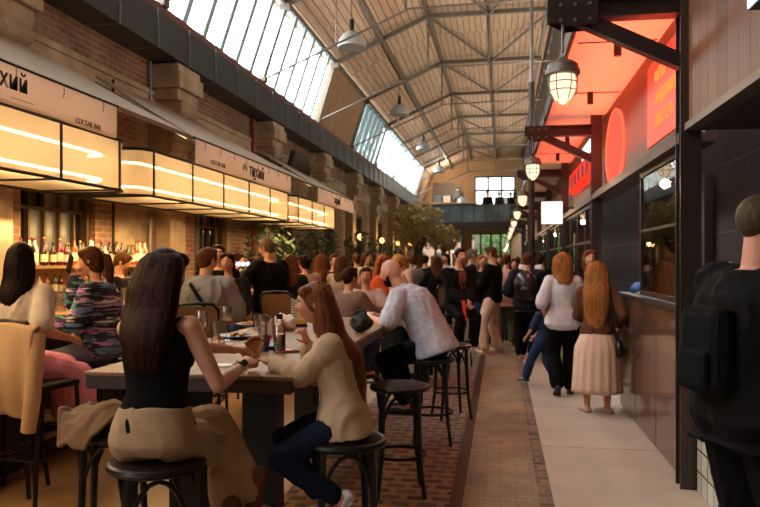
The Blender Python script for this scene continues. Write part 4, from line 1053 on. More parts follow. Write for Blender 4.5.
    hc=ct+(ut*.45+V((0,0,.55)))*.125*hk+Fw*.03*hk+Fw*headfwd+Rh@V((0,0,.03*hk)); Mh=Rz@Rh; HC=W(hc)
    B=MB(); torso(B)
    if fem:
        for s in (-1,1): c,u,r,fw=sp(.345); B.ell(W(c+r*s*.065*k+fw*.085*k*fat),.058*k,.05*k,.058*k)
    B.caps(W(nk-ut*.03*k),W(hc+Rh@V((0,-.018,-.05))*hk),(.048 if fem else .058)*k,(.044 if fem else .054)*hk,14)
    head_mesh(B,HC,Mh,hk,fem)
    af=.88 if fem else 1.0; af*=1+(fat-1)*.6
    for s in (-1,1):
        a,e,w_=arms[s]; a,e,w_=W(a),W(e),W(w_)
        c,u,r,fw=sp(.45); B.caps(W(c+r*s*.07*k),a,.062*k*af,.058*k*af,12)
        B.caps(a,a.lerp(e,.55),.056*k*af,.047*k*af); B.caps(a.lerp(e,.5),e,.047*k*af,.040*k*af); B.caps(e,e.lerp(w_,.35),.040*k*af,.041*k*af); B.caps(e.lerp(w_,.3),w_,.041*k*af,.026*k*af)
        dr=(w_-e).normalized(); nr=V((lnrm if s<0 else rnrm) or (Rz@V((-s*.8,.1,-.5))))
        hand_parts(B,w_+dr*.015*k,dr,nr,s,k*(.93 if fem else 1.0),curl[0 if s<0 else 1])
        h,kn,an=[W(q) for q in legs[s]]; lfat=1+(fat-1)*.6
        B.caps(h,h.lerp(kn,.5),.088*k*lfat,.074*k*lfat); B.caps(h.lerp(kn,.5),kn,.074*k*lfat,.055*k); B.caps(kn,kn.lerp(an,.35),.054*k,.055*k*lfat); B.caps(kn.lerp(an,.3),an,.055*k*lfat,.036*k)
    # feet
    ft_dir={}
    for s,fd in ((-1,lfd),(1,rfd)):
        d=V(fd).normalized() if fd else V((s*.12,1,-.0)).normalized(); ft_dir[s]=(Rz@d).normalized()
        an=W(legs[s][2]); d=ft_dir[s]; dn=V((0,0,-1)); dn=(dn-d*dn.dot(d)); dn=dn.normalized() if dn.length>.1 else Rz@V((0,-1,0))
        B.caps(an,an+dn*.045*k-d*.03*k,.036*k,.034*k,10); B.caps(an+dn*.04*k,an+d*.13*k+dn*.055*k,.036*k,.028*k,10)
        ft_dir[s]=(d,dn)
    me=solid(B,vox,3)
    body=link('person',me,[m_skin[skin],m_lip,m_brow]); tag(body,label,'person',group)
    # face colours
    inv=Mh.transposed()
    if vox<.0125:
        for pl in me.polygons:
            q=inv@(V(pl.center)-HC)/hk
            if q.y<.05 or abs(q.x)>.06: continue
            if abs(q.x)<.024 and -.0715<q.z<-.0535 and q.y>.07: pl.material_index=1
            elif .0145<abs(q.x)<.046 and abs(q.z-(.0275-.004*abs(abs(q.x)-.028)/.01))<.0042: pl.material_index=2
        for s in (-1,1):
            E=MB(); ec=HC+Mh@(V((s*.0295,.0735,.006))*hk); E.ell(ec,.0135*hk,.012*hk,.0085*hk,Mh,n=12,m=8); eo=link('eye',E.mesh('eye',m_eye,True),m_eye,body)
            E=MB(); E.ell(ec+Mh@(V((0,.0085,0))*hk),.006*hk,.0045*hk,.006*hk,Mh,n=10,m=6); link('iris',E.mesh('iris',m_iris,True),m_iris,eo)
    # ---- clothes
    if top:
        T=MB(); g=top.get('fit',.014); t0=top.get('hem',-.05 if not sit else -.04); torso(T,g,t0,top.get('neck',.525),hemw=top.get('flare',0))
        if fem and not top.get('flat'):
            for s in (-1,1): c,u,r,fw=sp(.345); T.ell(W(c+r*s*.065*k+fw*.085*k*fat),.058*k+g,.05*k+g,.058*k+g)
        sl_=top.get('sleeve',1.0)
        for s in (-1,1):
            a,e,w_=[W(q) for q in arms[s]]; c,u,r,fw=sp(.45)
            if sl_>0:
                T.caps(W(c+r*s*.07*k),a,.060*k*af+g,.058*k*af+g,12)
                ge=g*top.get('puff',1.25)
                if sl_<=.6: q=a.lerp(e,sl_/.6*.95); T.caps(a,q,.057*k*af+g,.048*k*af+ge,12)
                else:
                    f=(sl_-.6)/.4; T.caps(a,e,.057*k*af+g,.043*k*af+ge); T.caps(e,e.lerp(w_,.45*f),.043*k*af+ge,.045*k*af+ge); T.caps(e.lerp(w_,.4*f),e.lerp(w_,f*.97),.045*k*af+ge,.030*k*af+ge)
            elif sl_==0: T.caps(W(c+r*s*.085*k),W(c+r*s*(SW-.045)*k+u*.02*k),.05*k+g,.042*k+g,10)
        if top.get('collar'):
            c,u,r,fw=sp(.53); n=16; T.rings([[W(c+u*h_*k+(r*math.cos(2*PI*j/n)*q+fw*math.sin(2*PI*j/n)*q*.95)*k) for j in range(n)] for h_,q in ((-.03,.088),(.01,.078),(.035,.075))])
        o=link(top.get('name','shirt'),solid(T,top.get('vox',vox),soft,top.get('wr',wr),len(label)),top['mat'],body)
        if top.get('inner'):
            # open front: an inner shirt strip shown over the chest
            I=MB(); rs=[]
            for t in (t0+.04,.1,.2,.3,.4,.47,.51):
                c,u,r,fw=sp(t); pr=[q for q in prof if q[0]<=t+.001][-1]; b=(pr[2]*fat*(1+(fat-1)*.5)+g+.006+(.045 if fem and .28<t<.42 else 0))*k; w_=top.get('inw',.05)*k*(1-.25*(t-.2))
                rs.append([W(c+r*w_*q+fw*(b-abs(q)*.008*k)) for q in (-1,-.5,0,.5,1)]+[W(c+r*w_*q+fw*(b-.03*k)) for q in (1,.5,0,-.5,-1)])
            I.rings(rs); link('undershirt',I.mesh('undershirt',top['inner'],True),top['inner'],body)
    if bottom:
        T=MB(); g=bottom.get('fit',.012); kind=bottom.get('kind','trousers')
        if kind=='skirt':
            rs=[]; n=72; zt=bottom['hem']; c0,u,r,fw=sp(.10); zs=[q/12 for q in range(13)]
            for q in zs:
                zz=c0.z*(1-q)+zt*q; A=(.14+.0*q+.09*min(1,q*3)+.05*q)*k; Bd=(.105+.07*min(1,q*3)+.06*q)*k
                rs.append([W(V((c0.x+A*math.cos(a)*(1+.035*min(1,q*2)*math.sin(a*17+q)),c0.y+Bd*math.sin(a)*(1+.035*min(1,q*2)*math.sin(a*17+q)),zz))) for a in [2*PI*j/n for j in range(n)]])
            T.rings(rs); link('skirt',T.mesh('skirt',bottom['mat'],'full'),bottom['mat'],body)
        else:
            torso(T,g,None,bottom.get('waist',.10)); wd=bottom.get('wide',0); ln=bottom.get('len',.96)
            for s in (-1,1):
                h,kn,an=[W(q) for q in legs[s]]; lfat=1+(fat-1)*.6
                T.caps(h,h.lerp(kn,.5),.090*k*lfat+g,.076*k*lfat+g+wd*.3); T.caps(h.lerp(kn,.5),kn,.076*k*lfat+g+wd*.3,.057*k+g+wd*.6)
                if ln>.5:
                    q=kn.lerp(an,(ln-.5)*2); T.caps(kn,kn.lerp(an,.4),.057*k+g+wd*.6,.057*k*lfat+g+wd*.8); T.caps(kn.lerp(an,.35),q,.057*k*lfat+g+wd*.8,.042*k+g+wd)
            link(bottom.get('name','trousers'),solid(T,vox,soft,wr,len(label)+3),bottom['mat'],body)
    if shoes:
        for s in (-1,1):
            d,dn=ft_dir[s]; an=W(legs[s][2]); sd=d.cross(dn); T=MB(); n=14; rs=[]
            for f,w_,hh in ((-.075,.026,.05),(-.06,.034,.075),(-.02,.036,.085),(.03,.038,.065),(.09,.044,.05),(.14,.042,.042),(.175,.030,.034),(.188,.012,.024)):
                b=an+d*f*k+dn*.078*k; rs.append([b+sd*math.cos(a)*w_*k-dn*(max(0,math.sin(a))**.8*hh+min(0,math.sin(a))*.0)*k for a in [2*PI*j/n for j in range(n)]])
            T.rings(rs)
            if shoes.get('high'): T.caps(an-d*.01*k-dn*shoes['high']*k,an+dn*.03*k,.050*k,.046*k,12)
            T2=MB(); rs=[[p+dn*z_ for p in [an+d*f*k+dn*.075*k+sd*math.cos(a)*.046*k+d*math.sin(a)*.13*k for a in [2*PI*j/24 for j in range(24)]]] for f,z_ in ((.055,.0),(.055,.016*k))]
            T2.rings(rs); so=link('shoe',T.mesh('shoe',shoes['mat'],'full'),shoes['mat'],body); link('sole',T2.mesh('sole',shoes.get('sole',shoes['mat']),True),shoes.get('sole',shoes['mat']),so)
    # ---- hair
    if hair:
        hm=HAIR[hair['c']]; st_=hair.get('s','short'); T=MB(); hl=lambda q: HC+Mh@(V(q)*hk)
        hv=min(vox,.009)
        if st_=='buzz':
            T.ell(hl((0,-.018,.026)),.0765*hk,.0885*hk,.0915*hk,Mh,20,14); link('hair',solid(T,hv,2),hm,body)
        elif st_!='bald':
            gq=hair.get('vol',1.0)
            T.ell(hl((0,-.014,.022)),.083*hk*gq,.098*hk*gq,.101*hk*gq,Mh,20,14)
            if st_=='short':
                T.ell(hl((0,.045,.085)),.058*hk,.045*hk,.032*hk,Mh); T.ell(hl((0,-.055,-.03)),.066*hk,.045*hk,.06*hk,Mh)
                for s in (-1,1): T.ell(hl((s*.071,.012,.03)),.012*hk,.035*hk,.05*hk,Mh)
            else:
                T.ell(hl((0,-.04,-.03)),.080*hk,.065*hk,.085*hk,Mh)
                for s in (-1,1): T.ell(hl((s*.038,.030,.072)),.046*hk,.052*hk,.034*hk,Mh); T.ell(hl((s*.072,-.004,.012)),.014*hk,.034*hk,.06*hk,Mh)
            link('hair',solid(T,hv,8 if st_!='short' else 4,.0025 if vox<.012 else .004),hm,body)
            bc,bu,br,bf=sp(.5)
            if st_=='long':
                ln=hair.get('len',.4); wd=hair.get('w',1.0); n=40; rs=[]; m=18
                back=(Rz@bf)*-1
                for i in range(m+1):
                    q=i/m; zz=.09-q*(ln+.09)
                    hp_=hl((0,-.035-.03*min(1,q*3),zz/hk))
                    # below the neck the hair lies on the back
                    tt=.53+(zz+.17)/k
                    if zz<-.12:
                        c,u,r,fw=sp(max(-.1,min(.56,tt))); bb=W(c-fw*(.075+.028*min(1,max(0,(.55-tt)/.12)))*k*fat); f=min(1,(-.12-zz)/.10)
                        ctr=hp_.lerp(bb,f*hair.get('lie',.9)); ctr.z=HC.z+zz*1.0
                        ax=(Mh@V((1,0,0))).lerp(Rz@r,f*.7)
                    else: ctr=hp_; f=0; ax=Mh@V((1,0,0))
                    fx=ax.normalized(); fy=V((0,0,1)).cross(fx).normalized()
                    A=(.078+.020*math.sin(min(1,q*1.3)*PI)+(.008*q))*(1-max(0,(zz-.05)/.04)**2*.35)*hk*wd*(1-.45*max(0,q-.75)/.25); Bq=(.062-.028*q*(2-hair.get('thick',1)))*hk*(1+(hair.get('thick',1)-1)*.5*min(1,q*2))*(1-.3*max(0,q-.8)/.2)
                    rs.append([ctr+(fx*math.cos(a)*A+fy*math.sin(a)*Bq)*(1+.045*math.sin(a*15+q*3)+.05*noise.noise(V((math.cos(a)*3,math.sin(a)*3,q*2+len(label)))))-V((0,0,.02*noise.noise(V((a*3,q,7)))*(q>.9))) for a in [2*PI*j/n for j in range(n)]])
                T=MB(); T.rings(rs); link('long_hair',T.mesh('long_hair',hm,'full'),hm,body)
                for s in hair.get('front',()):
                    T=MB(); c,u,r,fw=sp(.40); e=W(c+r*s*.10*k+fw*.10*k); a=hl((s*.075,.02,.04)); b_=hl((s*.088,.015,-.06)); c2=W(sp(.5)[0]+r*s*.095*k+fw*.07*k)
                    T.tube([a,b_,c2,e],[.02*hk,.03*hk,.032*hk,.012*hk],10,flat=.7); link('hair_lock',T.mesh('hair_lock',hm,True),hm,body)
            elif st_=='pony':
                T=MB(); T.tube([hl((0,-.09,.04)),hl((0,-.135,.01)),hl((0,-.14,-.08)),hl((0,-.125,-.18)),hl((0,-.11,-.28))],[.02*hk,.034*hk,.038*hk,.03*hk,.008*hk],10); link('ponytail',T.mesh('ponytail',hm,True),hm,body)
            elif st_=='bun':
                T=MB(); T.ell(hl((0,-.11,.03)),.04*hk,.035*hk,.04*hk,Mh); link('hair_bun',T.mesh('hair_bun',hm,True),hm,body)
        if hair.get('beard'):
            T=MB(); T.ell(hl((0,.03,-.072)),.056*hk,.058*hk,.048*hk,Mh); T.ell(hl((0,.06,-.045)),.034*hk,.028*hk,.012*hk,Mh)
            for s in (-1,1): T.caps(hl((s*.068,.005,-.02)),hl((s*.052,.03,-.065)),.012*hk,.02*hk)
            link('beard',solid(T,hv,2),HAIR[hair.get('bc',hair['c'])],body)
    return dict(body=body,HC=HC,Mh=Mh,hk=hk,W=W,arms={s:[W(q) for q in arms[s]] for s in arms},legs={s:[W(q) for q in legs[s]] for s in legs},sp=sp,k=k,Rz=Rz,O=O)
# ================================================================= THE CROWD
blk=cloth('0b0a0b'); blk2=cloth('110f10'); navy=cloth('1f2638'); jean=cloth('2b3c5e',.85,.2,20); jeand=cloth('161d30',.85,.15,20); beige=cloth('b79c80'); khak=cloth('a08058'); white=cloth('d6cfcc'); cream=cloth('c9b49c'); pink=cloth('eea4cc'); grey=cloth('6f6f70'); greyb=cloth('8a8f96'); olive=cloth('55553a'); orange=cloth('c2502a'); lblue=cloth('b3b7c8'); dgreen=cloth('22281e'); brown=cloth('4a3024'); blush=cloth('c9a492'); blu=cloth('29354f'); tancoat=cloth('a9825e'); rosy=cloth('d3a796')
sh_w=dict(mat=M('white shoe','d8d2cc',.5),sole=M('white sole','c9c4bc',.6)); sh_b=dict(mat=M('black shoe','15120f',.35)); sh_br=dict(mat=M('brown suede boot','5e2f1c',.7),high=.11); sh_t=dict(mat=M('beige shoe','b58e74',.6))
def patM(name,base,cols,sc,st=(1,1,1),th=.5):
    t=NT(name); cur=None
    n=t.noise(2,2); prev=lin(base); src=None
    for i,c in enumerate(cols):
        mp=t.coord(st); mp.inputs['Location'].default_value=(i*3.1,i*1.7,i*2.3); nz=t.noise(sc,1.5,src=mp); r=t.ramp(nz,0,[(th,(0,0,0)),(th+.03,(1,1,1))])
        m=t.mixc(r,prev if src is None else src,lin(c),0,2 if src is not None else 0); src=m; 
    t.l(src,2,t.bs,'Base Color'); t.bs.inputs['Roughness'].default_value=.85; return t.mat
m_patsw=patM('patterned sweater','20223a',['cfcad0','2f9a8c','b27cc0','6a84c4','1c1e34'],8,(.6,.6,3.6),.56)
m_patsh=patM('speckled white shirt','b4bacf',['98a6c4','c8b4b4','ccccd8'],40,(1,1,1),.6)
def stool_for(p,x,y,lab,rz=0): put_stool(x,y,lab,rz)
# --- foreground woman in black
x1,y1=-1.46,2.98
put_stool(x1,y1,'black bentwood stool under the woman in the black sleeveless top',.5)
p=person('woman in black sleeveless top and khaki trousers sitting in the foreground, back to us',x1,y1-.02,10,1.66,True,1.0,seat=.752,lean=9,twist=-20,side=0,head=(-8,-10,0),
  ra=('w',-1.18,3.27,1.11),la=('w',-1.29,3.47,1.155),rh=(.25,-.5,-1),lh=(-.3,-.3,-.8),rf=('w',-1.2,3.12,.40),lf=('w',-1.12,3.26,.50),rk=(.1,1,.5),lk=(.2,1,.9),lfd=(.95,.1,-.25),rfd=(.9,.3,-.3),
  top=dict(mat=blk,sleeve=0,fit=.010,hem=.02,neck=.50,wr=.004),bottom=dict(mat=cloth('a3876a',.85,.1,7),fit=.018,wide=.015,waist=.13,len=.93),shoes=sh_br,hair=dict(c='dark',s='long',len=.40,w=1.42,front=(),thick=1.5),skin=0,vox=.0062,wr=.007,curl=(.9,.55),rnrm=(-.3,.2,-.9),lnrm=(.5,.3,-.6))
# her watch, wrist band
def band(p,s,f,r,wd,mat,name):
    a,e,w_=p['arms'][s]; c=e.lerp(w_,f); d=(w_-e).normalized(); W=MB(); r1=d.orthogonal().normalized(); r2=d.cross(r1)
    W.rings([[c+d*q*wd/2+(r1*math.cos(2*PI*j/20)+r2*math.sin(2*PI*j/20))*rr for j in range(20)] for q,rr in ((-1,r),(-1,r+.004),(1,r+.004),(1,r))],closed=True,cap=False)
    return W,c,d
W,c,d=band(p,1,.93,.0275,.022,m_black,'w'); t=thing('wristwatch','black smartwatch with pale strap on the right wrist of the woman in black','watch',tuple(c)); sub(t,'strap',W,M('pale watch strap','b9b2a8',.5)); 
up=V((.55,-.6,.58)); up=(up-d*up.dot(d)).normalized(); s_=d.cross(up); sub(t,'watch_face',MB().cbox(c+up*.032,.036,.03,.009,Matrix((d,s_,up)).transposed()),M('watch screen','0b0b0e',.1),bevel=.003)
hw=p['arms'][-1][2]; hd=(p['arms'][-1][2]-p['arms'][-1][1]).normalized(); q=hw+hd*.115+V((.02,0,0)); 
t=thing('pizza_slice','folded pizza slice held between the woman in black and the girl','food',tuple(q)); W=MB(); W.add([q+V(v) for v in ((-.015,-.01,-.09),(.025,.0,-.085),(.06,.02,.045),(.035,.035,.055),(-.005,.01,.05),(-.03,-.005,.03))],[(0,1,2,3,4,5)]); o=sub(t,'crust_base',W,M('baked crust','a9753f',.7,0,.3,40)); s=o.modifiers.new('s','SOLIDIFY'); s.thickness=.014
W=MB().tube([q+V(v) for v in ((-.03,-.005,.03),(-.005,.012,.058),(.035,.037,.062),(.06,.02,.05))],.011,8); sub(t,'crust_edge',W,M('browned crust','7d4a20',.7),smooth=True)
# --- girl in the beige jacket
x2,y2=-.75,3.5
put_stool(x2,y2,'black bentwood stool under the girl in the beige jacket',.35)
p=person('girl with long brown hair, beige jacket and dark jeans, sitting sideways eating at the table',x2,y2,100,1.33,True,1.06,seat=.752,lean=12,twist=0,head=(0,-6,0),headfwd=.02,
  la=('w',-1.11,3.50,1.09),ra=('w',-.96,3.60,1.18),lh=(-.2,-.3,-1),rh=(.5,.1,-1),lf=(-.12,.03,.49),rf=(.09,.13,.44),lk=(-.1,1,.4),rk=(.15,1,.4),lfd=(0,.6,-.9),rfd=(.1,1,-.6),
  top=dict(mat=cloth('b59a7c',.8,.06,8),sleeve=.95,fit=.023,hem=-.08,flare=.025,puff=1.1,collar=True,wr=.009,flat=True,name='jacket'),bottom=dict(mat=jeand,fit=.014),shoes=sh_w,hair=dict(c='chest',s='long',len=.47,w=1.25,front=(),lie=.8,thick=2.0),skin=1,vox=.0062,wr=.006,curl=(.7,1.2),lnrm=(0,0,-1),rnrm=(-.6,-.2,.4))
W,c,d=band(p,-1,.55,.047,.012,None,'b'); 
# --- man leaning on the table
put_stool(-.60,6.5,'black bentwood stool under the bald man leaning on the table',.1)
p=person('bald bearded man in a pale speckled shirt leaning on the table with his forearms',-.58,6.5,76,1.80,False,1.14,seat=.752,lean=38,twist=0,head=(0,-12,0),
  la=('w',-1.12,6.40,1.09),ra=('w',-1.14,6.66,1.09),lh=(-.7,-.2,-.7),rh=(.6,-.1,-.7),lf=(-.12,.22,.34),rf=(.12,.28,.34),
  top=dict(mat=m_patsh,sleeve=.52,fit=.022,hem=-.08,flare=.02,collar=True,wr=.008),bottom=dict(mat=blk,fit=.014),shoes=sh_b,hair=dict(c='buzz',s='bald',beard=True,bc='dark'),skin=0,vox=.0095,wr=.006,curl=(1.0,.8))
put_stool(-.50,7.55,'dark bentwood stool behind the bald man, half hidden',.4)
# --- man at the right edge
p=person('tall man with shaved head and glasses, in a black sweatshirt, standing at the right edge',1.03,3.28,-66,1.84,False,1.18,head=(0,2,0),lean=2,ra=(.10,.38,1.26),la=(-.04,.40,1.22),rh=(.5,-.5,-.8),lh=(-.7,-.4,-.7),
  top=dict(mat=blk2,sleeve=.97,fit=.035,hem=-.12,flare=.025,wr=.012,collar=False,neck=.53,name='sweatshirt'),bottom=dict(mat=blk,fit=.03,wide=.03),shoes=sh_b,hair=dict(c='buzz',s='buzz'),skin=1,vox=.0075,wr=.006)
HC,Mh=p['HC'],p['Mh']; t=thing('glasses','thin dark glasses worn by the tall man in black','glasses',tuple(HC)); W=MB()
for s in (-1,1): W.tube([HC+Mh@V((s*.03+.023*math.cos(a*PI/8),.104,.006+.017*math.sin(a*PI/8))) for a in range(16)],.0018,5,closed=True)
W.tube([HC+Mh@V(q) for q in ((-.007,.105,.01),(.007,.105,.01))],.0018,5); sub(t,'rim',W,m_black)
for s in (-1,1): sub(t,'temple',MB().tube([HC+Mh@V(q) for q in ((s*.053,.102,.012),(s*.079,.06,.014),(s*.082,-.01,.016),(s*.078,-.03,.0))],.002,5),m_black)
hp_=p['arms'][1][2]; t=thing('phone','phone held up by the tall man in black','phone',tuple(hp_)); sub(t,'case',MB().cbox(hp_+V((.05,.07,.06)),.008,.07,.14,Matrix.Rotation(.3,3,'X')),m_black,bevel=.003)
# backpack of the man at the right
sp=p['sp']; c,u,r,fw=sp(.28); Rz=p['Rz']; B=p['W'](c-fw*.31); back=Rz@(-fw); rr=Rz@r; uu=Rz@u; RM=Matrix((rr,-back,uu)).transposed()
t=thing('backpack','black backpack worn by the tall man at the right edge','backpack',tuple(B)); W=MB(); W.cbox(B-back*.085-uu*.05,.25,.11,.36,RM); W2=MB(); W2.cbox(B-back*.02-uu*.13,.18,.04,.16,RM); m_bag=cloth('0e0d10'); sub(t,'bag_body',W,m_bag,bevel=.045); sub(t,'front_pocket',W2,m_bag,bevel=.02)
W=MB(); cs=p['W'](sp(.46)[0]); W.tube([B+uu*.10+rr*-.10-back*.12,cs-rr*.14+uu*.05+back*.09,cs-rr*.15+uu*.115,cs-rr*.15-back*.12+uu*.03],[.01,.014,.014,.01],8,flat=.5); sub(t,'strap',W,M('light blue strap','6f93c4',.7),smooth=True)
# --- woman left edge: white t-shirt, pink trousers
x,y=gp(13,5.1); 
put_stool(x+.02,y,'black stool under the woman in the white t-shirt and pink trousers',.2)
person('woman with long black hair, white t-shirt and pink trousers, seated at the left edge',x,y,-30,1.70,True,1.08,seat=.80,lean=5,twist=50,head=(8,-8,0),la=(-.30,.22,1.10),ra=(.20,.30,1.05),lf=(-.02,.42,.40),rf=(.14,.44,.36),rk=(.1,1,.3),
  top=dict(mat=white,sleeve=.5,fit=.028,hem=-.03,wr=.008),bottom=dict(mat=pink,fit=.02,wide=.045,len=.9),shoes=sh_w,hair=dict(c='black',s='long',len=.40,w=1.0),skin=0,vox=.0095,wr=.007)
# --- woman in patterned sweater
x,y=gp(107,5.9); put_stool(x,y,'black stool under the woman in the patterned sweater',.2)
p=person('woman with brown ponytail and multicoloured patterned sweater, elbow on the bar',x,y,98,1.68,True,1.12,seat=.80,lean=10,head=(4,-10,0),la=(-.10,.36,1.10),ra=(.03,.25,1.47),lh=(-.5,-.2,-.8),rh=(.5,.4,-1),lf=(-.05,.36,.42),rf=(.12,.40,.42),
  top=dict(mat=m_patsw,sleeve=.95,fit=.03,hem=-.04,wr=.008),bottom=dict(mat=cloth('5b6170',.85,.15,16),fit=.014),shoes=sh_w,hair=dict(c='brown',s='pony'),skin=0,vox=.0095,wr=.006,curl=(.6,1.1))
q=p['W'](V((.0,.30,1.57))); R=p['Rz']; t=thing('phone','black phone held beside the face of the woman in the patterned sweater','phone',tuple(q)); sub(t,'case',MB().cbox(q,.075,.010,.15,R@Matrix.Rotation(.5,3,'Y')),m_black,bevel=.003); sub(t,'lens_block',MB().cbox(q+R@V((.02,.007,.05)),.025,.004,.03,R@Matrix.Rotation(.5,3,'Y')),m_black)
put_stool(*gp(113,6.6),'dark stool with pink cloth on it beside the woman in the patterned sweater',.7)
x,y=gp(108,6.7); W=crumple((x,y,.82),.09,seed=2); tag(W.build('scarf',pink,smooth='full'),'bright pink cloth bundle on the stool behind the patterned sweater','scarf')
# --- bar staff
def simple(label,u,d,face,top,hair,**k):
    x,y=gp(u,d); return person(label,x,y,face,top=top,hair=hair,**k)
S=lambda c='dark':dict(c=c,s='short')
Lg=lambda c,l=.4,w=1.0,**q:dict(c=c,s='long',len=l,w=w,**q)
t_=lambda m,s=1.0,f=.02,**q:dict(mat=m,sleeve=s,fit=f,**q)
x,y=-4.42,8.05
person('bartender with short brown hair looking down behind the bar, right of the patterned sweater',x,y,-70,1.66,top=t_(blk,.5),bottom=dict(mat=blk),shoes=sh_b,hair=S('brown'),head=(0,-25,0),la=(-.15,.36,1.1),ra=(.15,.36,1.1))
x,y=gp(236,12.3)
person('bartender with dark hair behind the lit beer taps',x,y,-95,1.68,top=t_(navy,.5),bottom=dict(mat=blk),shoes=sh_b,hair=S('dark'),head=(0,-12,0))
# --- people along the bar
x,y=gp(203,6.9); put_chair(x,y-.02,'cane-backed bar chair under the person in the grey denim jacket',math.radians(12))
p=person('short-haired man in a grey denim jacket with a strap across his back',x,y,12,1.74,False,1.08,seat=.78,lean=12,head=(-40,-6,0),la=(-.2,.42,1.08),ra=(.2,.42,1.08),lf=(-.1,.4,.3),rf=(.1,.4,.3),top=t_(cloth('8b8c8c',.85,.1,6),1.0,.04,wr=.012,hem=-.05,collar=True,name='jacket'),bottom=dict(mat=jean),shoes=sh_w,hair=S('brown'),vox=.011)
sp=p['sp']; W=MB(); P=[]
for t0,o,sd in ((.50,-.13,.05),(.44,-.09,.185),(.32,0,.205),(.18,.09,.20),(.08,.14,.175)):
    c,u,r,fw=sp(t0); P.append(p['W'](c+r*o-fw*sd))
W.tube(P,.016,8,flat=1.2); tag(W.build('bag_strap',blk2,smooth=True),'black bag strap across the grey denim jacket','strap')
x,y=gp(228,8.2); put_chair(x,y,'dark bar chair under the smiling woman in the dark jacket',math.radians(-140))
simple('woman with tied-back dark hair and dark jacket, seated turned towards us',228.5,8.2,-168,t_(cloth('1d1b1c'),1.0,.03,wr=.008,name='jacket',flat=True),dict(c='dark',s='bun'),H=1.66,fem=True,seat=.78,head=(-6,2,0),la=(-.16,.34,1.0),ra=(.12,.38,.98),bottom=dict(mat=jean),shoes=sh_w,vox=.011)
simple('young dark-haired man in black t-shirt standing behind the woman with tied-back hair',218,9.3,-165,t_(blk,.5,.025),S('dark'),H=1.76,head=(8,4,0),bottom=dict(mat=blk),shoes=sh_b,vox=.0115)
simple('heavy man in a black t-shirt and jeans standing at the bar with elbow out',271,9.9,62,t_(blk,.55,.03,hem=-.08,flare=.02,wr=.006),S('grey'),H=1.86,fat=1.25,lean=4,head=(14,-14,0),la=(-.22,.38,1.16),ra=(.1,.42,1.16),lh=(-.9,-.4,-.2),bottom=dict(mat=jean,fit=.02),shoes=sh_b,vox=.0125)
x,y=gp(250,9.2); put_chair(x,y,'cane-backed bar chair left of the standing man in the black t-shirt',math.radians(-15))
x,y=gp(278,9.35); put_chair(x,y,'cane-backed bar chair right of the standing man in the black t-shirt',math.radians(12))
x,y=gp(255,11.2); simple('dark-haired person at the bar just left of the man in the black t-shirt',256,11.6,80,t_(brown,1.0,.025),Lg('dark',.2),H=1.62,fem=True,bottom=dict(mat=blk),shoes=sh_b)
def seated(label,u,d,face,top,hair,seat=.78,ch_lab=None,**k):
    x,y=gp(u,d)
    if ch_lab: put_stool(x,y,ch_lab,rnd(0,1))
    k.setdefault('la',(-.15,.38,1.06)); k.setdefault('ra',(.15,.38,1.06)); k.setdefault('lf',(-.1,.38,.32)); k.setdefault('rf',(.1,.38,.32)); k.setdefault('bottom',dict(mat=jeand)); k.setdefault('shoes',sh_b)
    return person(label,x,y,face,top=top,hair=hair,seat=seat,**k)
seated('woman with long chestnut hair and dark green top seated left of the light sweater',291,10.1,15,t_(dgreen,1.0,.025),Lg('chest',.42,1.1),ch_lab='bar stool under the woman in the dark green top',H=1.66,fem=True,lean=6)
seated('woman with dark hair in a light beige sweater, face turned left in profile',308,10.8,40,t_(cloth('b39a7e'),1.0,.035,wr=.008),dict(c='dark',s='bun'),ch_lab='bar stool under the woman in the light beige sweater',H=1.66,fem=True,lean=10,head=(30,0,0))
seated('woman with long brown hair seated facing away just right of the light sweater',321,11.6,5,t_(brown,1.0,.03),Lg('chest',.36,1.1),ch_lab='bar stool under the woman in the brown top',H=1.68,fem=True)
seated('person turned towards us half hidden behind two brown-haired women',334,12.6,-150,t_(grey,1.0,.03),S('brown'),ch_lab='bar stool under the person half hidden behind the long-haired women',H=1.70)
seated('woman with long brown hair seated facing away, right of the half-hidden person',341,11.2,-8,t_(beige,1.0,.03),Lg('brown',.33,1.05),ch_lab='bar stool under the woman with brown hair and beige top',H=1.62,fem=True)
seated('boy with short dark hair seen from behind at the end of the foreground table',347,7.62,-20,t_(cloth('7c6258'),1.0,.03),S('dark'),seat=.76,ch_lab='bar stool under the boy seen from behind',H=1.36,lean=4,head=(-25,0,0),vox=.011,bottom=dict(mat=jean),lf=(-.08,.26,.42),rf=(.08,.26,.42),la=(-.12,.3,1.08),ra=(.12,.3,1.08))
seated('smiling boy with short brown hair, facing us at the end of the table',366,8.2,-172,t_(cloth('c4aca0'),.5,.025),S('brown'),seat=.76,ch_lab='bar stool under the smiling boy',H=1.36,head=(0,0,0),vox=.009,bottom=dict(mat=jean),lf=(-.08,.26,.42),rf=(.08,.26,.42),la=(-.14,.30,1.09),ra=(.12,.32,1.09),skin=1)
seated('woman with long ginger hair and orange top, seated in profile at the second table',374,10.0,-78,t_(orange,1.0,.025),Lg('ginger',.34,1.12),ch_lab='bar stool under the ginger-haired woman',H=1.66,fem=True,lean=10,head=(-8,-8,0),vox=.0125)
seated('woman with curly blonde hair seated at the second table behind the bald man',394,11.4,-60,t_(rosy,1.0,.03),Lg('blonde',.3,1.25,vol=1.1),ch_lab='bar stool under the curly blonde woman',H=1.66,fem=True,lean=6)
